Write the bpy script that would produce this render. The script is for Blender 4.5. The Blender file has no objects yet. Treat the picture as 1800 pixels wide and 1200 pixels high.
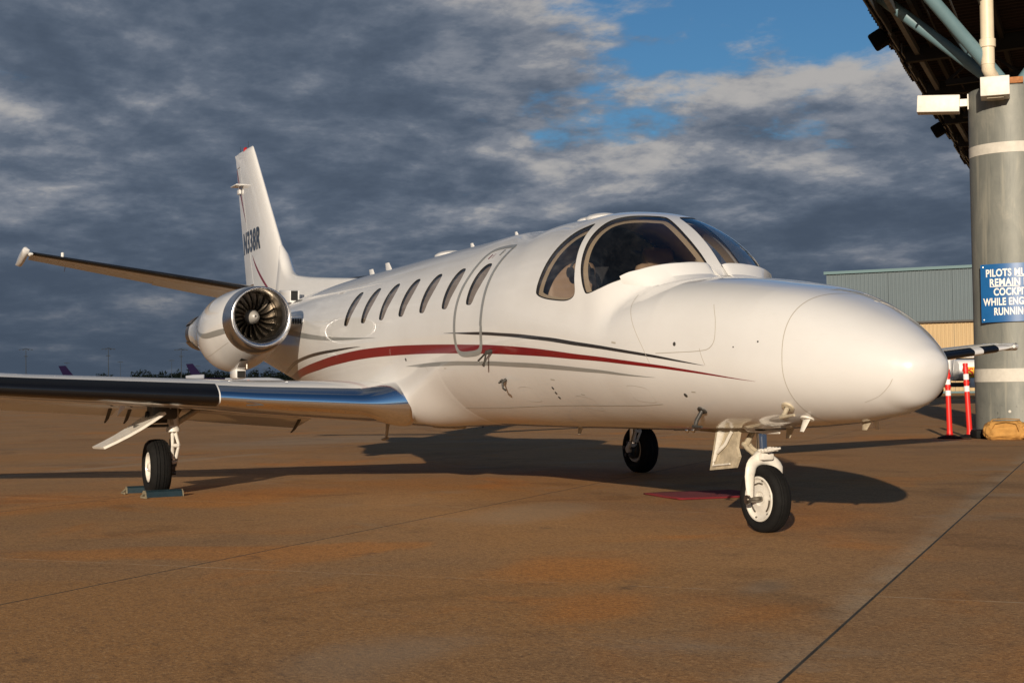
import bpy, bmesh, math, random
import numpy as np
from mathutils import Vector, Matrix
from mathutils.geometry import delaunay_2d_cdt

random.seed(7); RNG = np.random.default_rng(7)
scene = bpy.context.scene
COL = scene.collection
R_ = math.radians

# ------------------------------------------------------------------ camera
cam_d = bpy.data.cameras.new('Camera'); cam = bpy.data.objects.new('Camera', cam_d); COL.objects.link(cam)
cam_d.lens = 50.0; cam_d.sensor_width = 36.0; cam_d.clip_start = 0.1; cam_d.clip_end = 20000
_yaw, _pit, _rol = 2.68906073, 0.0316139872, -0.0144894509
_f = Vector((math.cos(_pit)*math.cos(_yaw), math.cos(_pit)*math.sin(_yaw), math.sin(_pit)))
_r = Vector((math.sin(_yaw), -math.cos(_yaw), 0)); _u = _r.cross(_f)
_r2 = _r*math.cos(_rol) + _u*math.sin(_rol); _u2 = _u*math.cos(_rol) - _r*math.sin(_rol)
cam.matrix_world = Matrix(((_r2.x, _u2.x, -_f.x, 7.751), (_r2.y, _u2.y, -_f.y, -5.612), (_r2.z, _u2.z, -_f.z, 0.985), (0, 0, 0, 1)))
scene.camera = cam
scene.render.engine = 'CYCLES'

# ------------------------------------------------------------------ light
SUN_EL, SUN_DIR = R_(13.2), Vector((0.786, -0.618, 0))
SUN_DIR = Vector((SUN_DIR.x*math.cos(SUN_EL), SUN_DIR.y*math.cos(SUN_EL), math.sin(SUN_EL))).normalized()
sd = bpy.data.lights.new('Sun', 'SUN'); sun = bpy.data.objects.new('Sun', sd); COL.objects.link(sun)
sd.energy = 5.0; sd.angle = R_(0.55); sd.color = (1.0, 0.855, 0.68)
sun.rotation_euler = SUN_DIR.to_track_quat('Z', 'Y').to_euler(); sun.location = (20, -15, 12)
vs = scene.view_settings
vs.view_transform = 'Standard'; vs.look = 'None'; vs.exposure = 0.04; vs.gamma = 1.0; vs.use_curve_mapping = False

world = bpy.data.worlds.new('World'); scene.world = world; world.use_nodes = True

class NT:
    """tiny node-tree helper"""
    def __init__(s, tree): s.t = tree; s.n = tree.nodes; s.l = tree.links
    def node(s, typ, **kw):
        nd = s.n.new(typ)
        for k, v in kw.items(): setattr(nd, k, v)
        return nd
    def put(s, sock, v):
        if isinstance(v, bpy.types.NodeSocket): s.l.new(v, sock)
        elif v is not None: sock.default_value = v
    def math(s, op, a, b=None, c=None, clamp=False):
        nd = s.node('ShaderNodeMath', operation=op, use_clamp=clamp)
        for i, v in enumerate((a, b, c)):
            if v is not None: s.put(nd.inputs[i], v)
        return nd.outputs[0]
    def vmath(s, op, a, b=None, scale=None):
        nd = s.node('ShaderNodeVectorMath', operation=op)
        s.put(nd.inputs[0], a)
        if b is not None: s.put(nd.inputs[1], b)
        if scale is not None: s.put(nd.inputs['Scale'], scale)
        return nd.outputs['Value'] if op in ('DOT_PRODUCT', 'LENGTH', 'DISTANCE') else nd.outputs[0]
    def noise(s, vec, scale, detail=4, rough=0.5, dist=0.0, col=False):
        nd = s.node('ShaderNodeTexNoise'); nd.noise_dimensions = '3D'
        s.put(nd.inputs['Vector'], vec); nd.inputs['Scale'].default_value = scale; nd.inputs['Detail'].default_value = detail
        nd.inputs['Roughness'].default_value = rough; nd.inputs['Distortion'].default_value = dist
        return nd.outputs['Color' if col else 'Fac']
    def ramp(s, fac, stops, interp='LINEAR'):
        nd = s.node('ShaderNodeValToRGB'); cr = nd.color_ramp; cr.interpolation = interp
        while len(cr.elements) > 1: cr.elements.remove(cr.elements[-1])
        for i, (p, c) in enumerate(stops):
            e = cr.elements[0] if i == 0 else cr.elements.new(p)
            e.position = p
            e.color = (c, c, c, 1) if isinstance(c, (int, float)) else (*c[:3], 1)
        s.put(nd.inputs[0], fac); return nd.outputs[0]
    def smooth(s, v, a, b):
        nd = s.node('ShaderNodeMapRange', interpolation_type='SMOOTHSTEP')
        s.put(nd.inputs[0], v); nd.inputs[1].default_value = a; nd.inputs[2].default_value = b
        return nd.outputs[0]
    def mix(s, fac, a, b, blend='MIX'):
        nd = s.node('ShaderNodeMix', data_type='RGBA', blend_type=blend)
        s.put(nd.inputs[0], fac)
        for i, v in ((6, a), (7, b)):
            s.put(nd.inputs[i], (*v[:3], 1) if isinstance(v, (tuple, list)) else v)
        return nd.outputs[2]
    def mixf(s, fac, a, b):
        nd = s.node('ShaderNodeMix', data_type='FLOAT'); s.put(nd.inputs[0], fac); s.put(nd.inputs[2], a); s.put(nd.inputs[3], b); return nd.outputs[0]

CLD = (23.9, 55.5)
def build_world():
    w = NT(world.node_tree); w.n.clear()
    out = w.node('ShaderNodeOutputWorld'); bg = w.node('ShaderNodeBackground')
    sky = w.node('ShaderNodeTexSky'); sky.sky_type = 'NISHITA'; sky.sun_disc = False
    sky.sun_elevation = SUN_EL; sky.sun_rotation = math.atan2(SUN_DIR.x, SUN_DIR.y)
    sky.air_density = 1.0; sky.dust_density = 0.6; sky.ozone_density = 2.0
    tc = w.node('ShaderNodeTexCoord'); d = tc.outputs['Generated']
    sep = w.node('ShaderNodeSeparateXYZ'); w.put(sep.inputs[0], d)
    z = w.math('MAXIMUM', sep.outputs[2], 0.0)
    inv = w.math('DIVIDE', 1.0, w.math('ADD', z, 0.20))
    p = w.vmath('MULTIPLY', d, (1.45, 1.45, 0)); p = w.vmath('SCALE', p, scale=inv)
    # axes of the place: fwd/right seen from the apron
    fwd = (math.cos(_yaw), math.sin(_yaw), 0); rgt = (math.sin(_yaw), -math.cos(_yaw), 0)
    az = w.vmath('DOT_PRODUCT', d, rgt)           # -0.34 .. 0.34 across the view
    fw = w.vmath('DOT_PRODUCT', d, fwd)
    # cloud body
    def warp(q):
        q2 = w.vmath('ADD', q, w.vmath('SCALE', w.vmath('SUBTRACT', w.noise(q, 1.1, 3, 0.5, col=True), (0.5, 0.5, 0.5)), scale=0.22))
        return w.vmath('ADD', q2, (CLD[0], CLD[1], 0.4))
    pw = warp(p); pu = warp(w.vmath('SCALE', p, scale=0.945))      # pu: a little higher up the same cloud
    def body(q):
        n1 = w.noise(q, 0.80, 5, 0.50); n2 = w.noise(w.vmath('ADD', q, (11.3, 4.2, 2.0)), 3.0, 10, 0.60)
        return w.math('ADD', w.math('MULTIPLY', n1, 0.55), w.math('MULTIPLY', n2, 0.45))
    dens = body(pw); denss = body(pu)
    # a weather front stands ahead and to the left; the deck breaks up to the right, overhead and behind
    hole = w.math('MULTIPLY', w.smooth(az, -0.20, 0.26), w.smooth(z, 0.09, 0.20))
    over = w.smooth(z, 0.24, 0.55)
    back = w.smooth(fw, 0.55, -0.35)
    bias = w.math('SUBTRACT', w.math('SUBTRACT', w.math('SUBTRACT', 0.155, w.math('MULTIPLY', hole, 0.118)), w.math('MULTIPLY', over, 0.02)), w.math('MULTIPLY', back, 0.02))
    bias = w.math('SUBTRACT', bias, w.math('MULTIPLY', w.math('MULTIPLY', w.smooth(z, 0.17, 0.30), w.smooth(az, -0.16, 0.14)), 0.075))
    bias = w.math('ADD', bias, w.math('MULTIPLY', w.smooth(z, 0.15, 0.02), 0.14))
    db = w.math('ADD', dens, bias)
    cov = w.smooth(db, 0.472, 0.560)
    rel = w.math('SUBTRACT', dens, denss)
    thick = w.smooth(db, 0.50, 0.82)
    puff = w.noise(w.vmath('ADD', pw, (5.0, 9.0, 1.0)), 5.2, 9, 0.60)
    lit = w.math('ADD', w.math('MULTIPLY', rel, 4.6), w.math('MULTIPLY', w.math('SUBTRACT', puff, 0.5), 1.05))
    lit = w.math('SUBTRACT', lit, w.math('MULTIPLY', thick, 0.62))
    lit = w.smooth(lit, -0.98, 0.42)
    ccol = w.ramp(lit, [(0.0, (0.076, 0.104, 0.152)), (0.28, (0.104, 0.137, 0.192)), (0.52, (0.148, 0.182, 0.240)), (0.78, (0.255, 0.280, 0.330)), (1.0, (0.50, 0.485, 0.475))])
    # the far deck towards the horizon melts into even slate
    haze = w.smooth(z, 0.135, 0.015)
    ccol = w.mix(w.math('MULTIPLY', haze, 0.72), ccol, (0.064, 0.090, 0.132))
    skyc = w.mix(1.0, sky.outputs[0], (0.039, 0.066, 0.088), 'MULTIPLY')
    # cloud overhead, out of view, is dimmed to cut the sky's fill light
    ccol = w.mix(1.0, ccol, w.ramp(w.smooth(z, 0.36, 0.72), [(0, 1.0), (1, 0.42)]), 'MULTIPLY')
    col = w.mix(cov, skyc, ccol)
    w.put(bg.inputs[0], col); bg.inputs[1].default_value = 0.82
    w.l.new(bg.outputs[0], out.inputs[0])
build_world()

# ------------------------------------------------------------------ materials
AX = np.array([0.754, 0.657]); BX = np.array([-0.657, 0.754])   # slab grid of the apron
A0, DA, B0, DB = 1.11, 3.79, -2.64, 3.97
MATS = {}
def new_mat(name):
    m = bpy.data.materials.new(name); m.use_nodes = True; t = NT(m.node_tree)
    b = m.node_tree.nodes['Principled BSDF']; MATS[name] = m
    return m, t, b
def pmat(name, col, rough=0.5, metal=0.0, coat=0.0, var=0.0, vscale=6.0, bump=0.0, bscale=60.0, spec=None, rvar=0.0):
    m, t, b = new_mat(name)
    b.inputs['Roughness'].default_value = rough; b.inputs['Metallic'].default_value = metal
    b.inputs['Coat Weight'].default_value = coat; b.inputs['Coat Roughness'].default_value = 0.04
    if spec is not None: b.inputs['Specular IOR Level'].default_value = spec
    pos = t.node('ShaderNodeNewGeometry').outputs['Position']
    if var > 0:
        n = t.noise(pos, vscale, 6, 0.6)
        c = t.ramp(n, [(0.25, tuple(x*(1-var) for x in col)), (0.75, tuple(min(1, x*(1+var)) for x in col))])
        t.put(b.inputs['Base Color'], c)
        if rvar > 0:
            t.put(b.inputs['Roughness'], t.ramp(t.noise(pos, vscale*2.3, 5, 0.6), [(0.3, max(0, rough-rvar)), (0.7, rough+rvar)]))
    else: b.inputs['Base Color'].default_value = (*col, 1)
    if bump > 0:
        bp = t.node('ShaderNodeBump'); bp.inputs['Strength'].default_value = bump; bp.inputs['Distance'].default_value = 0.01
        t.put(bp.inputs['Height'], t.noise(pos, bscale, 5, 0.6)); t.l.new(bp.outputs[0], b.inputs['Normal'])
    return m

def paint_white():
    m, t, b = new_mat('aircraft_white')
    pos = t.node('ShaderNodeNewGeometry').outputs['Position']
    n = t.noise(pos, 2.2, 5, 0.6); g = t.noise(t.vmath('MULTIPLY', pos, (1, 1, 6)), 9, 6, 0.65)
    c = t.mix(t.smooth(n, 0.3, 0.7), (0.69, 0.688, 0.678), (0.66, 0.656, 0.642))
    c = t.mix(t.math('MULTIPLY', t.smooth(g, 0.58, 0.80), 0.20), c, (0.52, 0.49, 0.44))
    t.put(b.inputs['Base Color'], c)
    b.inputs['Roughness'].default_value = 0.32; b.inputs['Coat Weight'].default_value = 1.0
    t.put(b.inputs['Coat Roughness'], t.ramp(n, [(0.3, 0.012), (0.7, 0.035)]))
    bp = t.node('ShaderNodeBump'); bp.inputs['Strength'].default_value = 0.05; bp.inputs['Distance'].default_value = 0.02
    t.put(bp.inputs['Height'], t.noise(pos, 3.2, 3, 0.5)); t.l.new(bp.outputs[0], b.inputs['Normal']); t.l.new(bp.outputs[0], b.inputs['Coat Normal'])
paint_white()
pmat('paint_red', (0.17, 0.003, 0.006), 0.35, coat=0.6, var=0.08)
pmat('paint_black', (0.018, 0.018, 0.020), 0.3, coat=1.0)
pmat('paint_grey', (0.24, 0.245, 0.235), 0.35, coat=0.8, var=0.06)
pmat('seam', (0.40, 0.37, 0.32), 0.6)
pmat('seam_faint', (0.55, 0.53, 0.49), 0.5)
pmat('gear_white', (0.70, 0.67, 0.60), 0.42, coat=0.3, var=0.16, vscale=14, bump=0.1)
pmat('gear_dirty', (0.42, 0.36, 0.26), 0.6, var=0.35, vscale=18, bump=0.2)
pmat('bay_brown', (0.24, 0.19, 0.13), 0.65, var=0.3, vscale=14)
pmat('gear_dark', (0.045, 0.042, 0.038), 0.5, var=0.4, vscale=22, bump=0.2)
pmat('rubber', (0.008, 0.0078, 0.0075), 0.8, var=0.35, vscale=12, bump=0.25, bscale=90, spec=0.2)
pmat('boot_black', (0.0045, 0.0045, 0.005), 0.26, coat=0.25, var=0.2, vscale=5)
pmat('rubber_seal', (0.012, 0.012, 0.012), 0.5)
pmat('polished', (0.86, 0.86, 0.87), 0.09, metal=1.0, var=0.03, vscale=3, bump=0.015, bscale=5)
pmat('chrome', (0.80, 0.81, 0.83), 0.08, metal=1.0)
pmat('lip_metal', (0.66, 0.66, 0.67), 0.26, metal=1.0, var=0.05)
pmat('steel_dark', (0.30, 0.28, 0.25), 0.35, metal=1.0, var=0.2, vscale=20)
pmat('fan_metal', (0.22, 0.19, 0.155), 0.34, metal=1.0, var=0.15, vscale=15)
pmat('duct_metal', (0.20, 0.18, 0.15), 0.34, metal=1.0, var=0.1)
pmat('spinner_grey', (0.42, 0.40, 0.37), 0.45, metal=0.3)
pmat('exhaust', (0.30, 0.25, 0.20), 0.35, metal=1.0, var=0.3, vscale=9)
pmat('dark_void', (0.012, 0.012, 0.012), 0.9)
pmat('liner_beige', (0.40, 0.32, 0.22), 0.75, var=0.08)
pmat('seat_tan', (0.30, 0.21, 0.14), 0.55, var=0.1, vscale=8, bump=0.1)
pmat('cockpit_dark', (0.022, 0.022, 0.024), 0.7, var=0.3)
pmat('headset_red', (0.45, 0.03, 0.04), 0.4)
pmat('beacon_red', (0.35, 0.01, 0.01), 0.15, coat=1.0)
pmat('light_lens', (0.75, 0.75, 0.72), 0.1, coat=1.0)
def glass(name, tint, ior=1.5, rough=0.0, mixmin=0.0):
    m, t, b = new_mat(name); t.n.remove(b)
    out = [n for n in t.n if n.type == 'OUTPUT_MATERIAL'][0]
    tr = t.node('ShaderNodeBsdfTransparent'); tr.inputs[0].default_value = (*tint, 1)
    gl = t.node('ShaderNodeBsdfGlossy'); gl.inputs['Roughness'].default_value = rough; gl.inputs[0].default_value = (1, 1, 1, 1)
    geo = t.node('ShaderNodeNewGeometry'); cs = t.math('ABSOLUTE', t.vmath('DOT_PRODUCT', geo.outputs['Normal'], geo.outputs['Incoming']))
    f0 = ((ior-1)/(ior+1))**2; fr = t.math('ADD', t.math('MULTIPLY', t.math('POWER', t.math('SUBTRACT', 1.0, cs, clamp=True), 5.0), 1-f0), f0)
    ms = t.node('ShaderNodeMixShader'); t.put(ms.inputs[0], t.math('ADD', fr, mixmin, clamp=True))
    t.l.new(tr.outputs[0], ms.inputs[1]); t.l.new(gl.outputs[0], ms.inputs[2]); t.l.new(ms.outputs[0], out.inputs[0])
glass('cockpit_glass', (0.86, 0.85, 0.84), 1.5, 0.0, 0.06)
glass('cabin_glass', (0.90, 0.88, 0.86), 1.5, 0.01, 0.04)
pmat('shade_taupe', (0.25, 0.215, 0.185), 0.7, var=0.12, vscale=7)

def apron_mat(name, far=False):
    m, t, b = new_mat(name)
    pos = t.node('ShaderNodeNewGeometry').outputs['Position']
    # slab axes
    big = t.noise(pos, 0.16, 5, 0.6, 0.6); mid = t.noise(pos, 0.75, 6, 0.62, 0.5); fine = t.noise(pos, 7.0, 6, 0.6); grit = t.noise(pos, 95.0, 3, 0.6); grit2 = t.noise(pos, 260.0, 2, 0.6)
    c = t.mix(t.smooth(mid, 0.32, 0.68), (0.420, 0.222, 0.082), (0.330, 0.185, 0.080))
    c = t.mix(t.smooth(big, 0.48, 0.64), c, (0.420, 0.205, 0.062))
    ora = t.noise(t.vmath('ADD', pos, (31, 7, 0)), 0.42, 5, 0.6, 0.8)
    pal = t.noise(t.vmath('ADD', pos, (3, 57, 0)), 0.36, 7, 0.66, 0.7)
    # known stains: rust-orange ones, grey bare ones (place and size in metres)
    def blob(cx, cy, r1, r2):
        q = t.vmath('SUBTRACT', pos, (cx, cy, 0)); u = t.vmath('DOT_PRODUCT', q, (AX[0]/r1, AX[1]/r1, 0)); v = t.vmath('DOT_PRODUCT', q, (BX[0]/r2, BX[1]/r2, 0))
        rr = t.math('SQRT', t.math('ADD', t.math('MULTIPLY', u, u), t.math('MULTIPLY', v, v)))
        return t.smooth(t.math('ADD', rr, t.math('MULTIPLY', t.math('SUBTRACT', mid, 0.5), 1.8)), 1.1, 0.25)
    om = t.smooth(ora, 0.56, 0.69)
    for k in ((-5.1, -2.2, 1.0, 1.9), (2.17, -2.49, .35, .55), (0.9, -1.9, .5, .8), (-11.5, 10.9, 1.2, 2.4), (-5.3, -3.3, .7, 1.5), (-.9, .9, .9, 1.4)): om = t.math('MAXIMUM', om, blob(*k))
    pm = t.smooth(pal, 0.57, 0.69)
    for k in ((-18.4, 2.75, 2.2, 4.0), (2.05, -1.49, .16, .34), (2.75, -3.7, .35, .7), (-2.4, -.43, .5, 1.3), (-12, -1.6, .35, 5.0)): pm = t.math('MAXIMUM', pm, blob(*k))
    # bleached strip along one side of the long joints
    sa = t.math('DIVIDE', t.math('SUBTRACT', t.vmath('DOT_PRODUCT', pos, (AX[0], AX[1], 0)), A0-DA), DA)
    edge = t.math('MULTIPLY', t.math('LESS_THAN', sa, 1.0), t.smooth(t.noise(pos, 1.3, 4, 0.6), 0.30, 0.60))
    edge = t.math('MULTIPLY', edge, t.smooth(t.math('ADD', sa, t.math('MULTIPLY', t.math('SUBTRACT', fine, 0.5), 0.05)), 0.940, 0.997))
    c = t.mix(t.math('MULTIPLY', edge, 0.65), c, (0.46, 0.36, 0.24))
    c = t.mix(t.math('MULTIPLY', t.smooth(fine, 0.48, 0.72), 0.38), c, (0.20, 0.105, 0.045))
    mot = t.noise(pos, 15.0, 5, 0.7)
    c = t.mix(t.math('MULTIPLY', t.smooth(mot, 0.50, 0.68), 0.42), c, (0.17, 0.092, 0.042))
    c = t.mix(t.math('MULTIPLY', t.smooth(mot, 0.46, 0.32), 0.30), c, (0.56, 0.34, 0.16))
    agg = t.noise(pos, 42.0, 4, 0.65)
    c = t.mix(t.math('MULTIPLY', t.smooth(agg, 0.50, 0.66), 0.60), c, (0.150, 0.080, 0.036))
    c = t.mix(t.math('MULTIPLY', t.smooth(agg, 0.46, 0.34), 0.50), c, (0.62, 0.38, 0.17))
    c = t.mix(t.math('MULTIPLY', t.smooth(grit, 0.50, 0.66), 0.60), c, (0.145, 0.078, 0.036))
    c = t.mix(t.math('MULTIPLY', t.smooth(grit2, 0.56, 0.70), 0.65), c, (0.66, 0.42, 0.21))
    c = t.mix(t.math('MULTIPLY', om, 0.62), c, t.mix(1.0, c, (1.30, 0.96, 0.50), 'MULTIPLY'))
    c = t.mix(t.math('MULTIPLY', pm, 0.70), c, t.mix(0.55, c, (0.34, 0.275, 0.195)))
    sb = t.math('ABSOLUTE', t.math('SUBTRACT', t.math('FRACT', t.math('ADD', t.math('DIVIDE', t.math('SUBTRACT', t.vmath('DOT_PRODUCT', pos, (BX[0], BX[1], 0)), B0), DB), 0.5)), 0.5))
    cut = t.math('MULTIPLY', t.smooth(t.math('ADD', sb, t.math('MULTIPLY', t.math('SUBTRACT', agg, 0.5), 0.003)), 0.0032, 0.0012), t.smooth(t.noise(pos, 3.1, 4, 0.6), 0.40, 0.62))
    c = t.mix(t.math('MULTIPLY', cut, 0.55), c, (0.50, 0.40, 0.27))
    # dark oil drips
    drk = t.noise(t.vmath('ADD', pos, (71, 13, 0)), 0.55, 6, 0.65, 0.9)
    c = t.mix(t.math('MULTIPLY', t.smooth(drk, 0.52, 0.68), 0.50), c, t.mix(1.0, c, (0.52, 0.50, 0.48), 'MULTIPLY'))
    spot = t.noise(t.vmath('ADD', pos, (17, 3, 0)), 1.9, 4, 0.55)
    c = t.mix(t.math('MULTIPLY', t.smooth(spot, 0.66, 0.76), 0.55), c, (0.075, 0.048, 0.030))
    if not far:
        oi = t.node('ShaderNodeObjectInfo').outputs['Random']
        c = t.mix(1.0, c, t.ramp(oi, [(0, 0.93), (1, 1.06)]), 'MULTIPLY')
    t.put(b.inputs['Base Color'], c)
    t.put(b.inputs['Roughness'], t.ramp(mid, [(0.3, 0.78), (0.7, 0.92)])); b.inputs['Specular IOR Level'].default_value = 0.25
    bp = t.node('ShaderNodeBump'); bp.inputs['Strength'].default_value = 0.55; bp.inputs['Distance'].default_value = 0.006
    h = t.math('ADD', t.math('ADD', t.math('MULTIPLY', grit, 0.5), t.math('MULTIPLY', agg, 0.8)), t.math('MULTIPLY', fine, 0.5))
    t.put(bp.inputs['Height'], h); t.l.new(bp.outputs[0], b.inputs['Normal'])
apron_mat('apron_concrete'); apron_mat('apron_far', True)
def joint_band():
    m, t, b = new_mat('joint_worn')
    pos = t.node('ShaderNodeNewGeometry').outputs['Position']
    n = t.noise(pos, 26, 6, 0.7); n2 = t.noise(pos, 2.2, 5, 0.6)
    t.put(b.inputs['Base Color'], t.ramp(n, [(0.3, (0.17, 0.12, 0.08)), (0.7, (0.40, 0.32, 0.23))])); b.inputs['Roughness'].default_value = 0.9
joint_band()
pmat('joint_sealant', (0.060, 0.052, 0.040), 0.85, var=0.55, vscale=4)
pmat('carpet_red', (0.16, 0.008, 0.012), 0.95, var=0.25, vscale=40, bump=0.5, bscale=160)
pmat('chock_teal', (0.006, 0.022, 0.031), 0.55, var=0.3, vscale=16, bump=0.2)
pmat('chock_worn', (0.20, 0.17, 0.11), 0.8, var=0.3, vscale=20)
def galv():
    m, t, b = new_mat('column_steel')
    pos = t.node('ShaderNodeNewGeometry').outputs['Position']
    n = t.noise(t.vmath('MULTIPLY', pos, (1, 1, 0.35)), 3.2, 7, 0.68, 0.6); k = t.noise(t.vmath('MULTIPLY', pos, (3, 3, 0.16)), 2.2, 5, 0.6)
    c = t.ramp(n, [(0.30, (0.150, 0.158, 0.142)), (0.55, (0.200, 0.205, 0.180)), (0.78, (0.29, 0.28, 0.235))])
    c = t.mix(t.math('MULTIPLY', t.smooth(k, 0.52, 0.72), 0.6), c, (0.34, 0.325, 0.265))
    c = t.mix(t.math('MULTIPLY', t.smooth(t.noise(t.vmath('MULTIPLY', pos, (5, 5, 0.25)), 2.0, 6, 0.65), 0.55, 0.72), 0.45), c, (0.085, 0.092, 0.088))
    sep = t.node('ShaderNodeSeparateXYZ'); t.put(sep.inputs[0], pos)
    ch = t.noise(pos, 11, 5, 0.6); low = t.smooth(sep.outputs[2], 0.75, 0.05)
    c = t.mix(t.math('MULTIPLY', t.smooth(ch, 0.60, 0.68), low), c, (0.05, 0.052, 0.05))
    t.put(b.inputs['Base Color'], c); b.inputs['Roughness'].default_value = 0.55; b.inputs['Metallic'].default_value = 0.15
    bp = t.node('ShaderNodeBump'); bp.inputs['Strength'].default_value = 0.15; bp.inputs['Distance'].default_value = 0.02
    t.put(bp.inputs['Height'], n); t.l.new(bp.outputs[0], b.inputs['Normal'])
galv()
pmat('band_cream', (0.56, 0.53, 0.46), 0.6, var=0.12, vscale=9)
pmat('sign_blue', (0.010, 0.105, 0.30), 0.35, coat=0.3, var=0.08)
pmat('sign_white', (0.82, 0.80, 0.74), 0.5)
pmat('box_white', (0.74, 0.71, 0.64), 0.5, var=0.12, vscale=10)
pmat('pvc_cream', (0.72, 0.62, 0.46), 0.45, var=0.08)
pmat('rust_plate', (0.36, 0.15, 0.055), 0.85, var=0.35, vscale=20, bump=0.3)
pmat('strut_blue', (0.13, 0.22, 0.25), 0.5, var=0.10, vscale=4)
pmat('roof_rust', (0.026, 0.016, 0.012), 0.9, var=0.5, vscale=2.5)
pmat('roof_beam', (0.012, 0.013, 0.014), 0.8, var=0.3)
pmat('roof_edge', (0.17, 0.19, 0.21), 0.5, metal=0.4, var=0.3, vscale=6)
pmat('flood_black', (0.006, 0.006, 0.006), 0.85, spec=0.1)
pmat('post_orange', (0.70, 0.018, 0.010), 0.45, var=0.06)
pmat('reflect_white', (0.82, 0.80, 0.78), 0.4)
pmat('bag_canvas', (0.44, 0.225, 0.055), 0.85, var=0.2, vscale=9, bump=0.5, bscale=22)
pmat('hangar_teal', (0.105, 0.140, 0.158), 0.65, var=0.06, vscale=0.4)
pmat('hangar_trim', (0.10, 0.18, 0.195), 0.5)
pmat('hangar_tan', (0.46, 0.33, 0.17), 0.6, var=0.06, vscale=0.4)
pmat('truck_yellow', (0.80, 0.46, 0.015), 0.35, coat=0.6)
pmat('truck_white', (0.78, 0.77, 0.75), 0.4, coat=0.5)
pmat('truck_red', (0.60, 0.02, 0.02), 0.4)
pmat('mast_grey', (0.035, 0.042, 0.050), 0.8, spec=0.2)
pmat('tail_purple', (0.011, 0.007, 0.028), 0.9, spec=0.05)
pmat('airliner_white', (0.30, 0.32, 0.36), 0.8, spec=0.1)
pmat('tail_orange', (0.75, 0.10, 0.03), 0.4)
pmat('far_leaf', (0.008, 0.012, 0.010), 0.95, var=0.5, vscale=0.12, spec=0.0)

# ------------------------------------------------------------------ mesh helpers
def link(o, parent=None):
    COL.objects.link(o)
    if parent is not None: o.parent = parent
    return o
def empty(name, loc=(0, 0, 0)):
    o = bpy.data.objects.new(name, None); o.location = loc; o.empty_display_size = 0.3; return link(o)
def tag(o, label=None, cat=None, group=None, kind=None):
    if label: o['label'] = label
    if cat: o['category'] = cat
    if group: o['group'] = group
    if kind: o['kind'] = kind
    return o
def mesh_obj(name, V, F, mats, parent=None, mi=None, smooth=40, normals=None):
    me = bpy.data.meshes.new(name); me.from_pydata([tuple(map(float, v)) for v in V], [], [tuple(map(int, f)) for f in F]); me.update()
    for m in (mats if isinstance(mats, (list, tuple)) else [mats]): me.materials.append(MATS[m])
    if mi is not None: me.polygons.foreach_set('material_index', np.asarray(mi, dtype=np.int32))
    if normals is not None:
        me.shade_smooth(); me.normals_split_custom_set_from_vertices([tuple(map(float, n)) for n in normals])
    elif smooth:
        me.shade_smooth()
        if smooth < 180: me.set_sharp_from_angle(angle=R_(smooth))
    o = bpy.data.objects.new(name, me); return link(o, parent)

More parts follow.
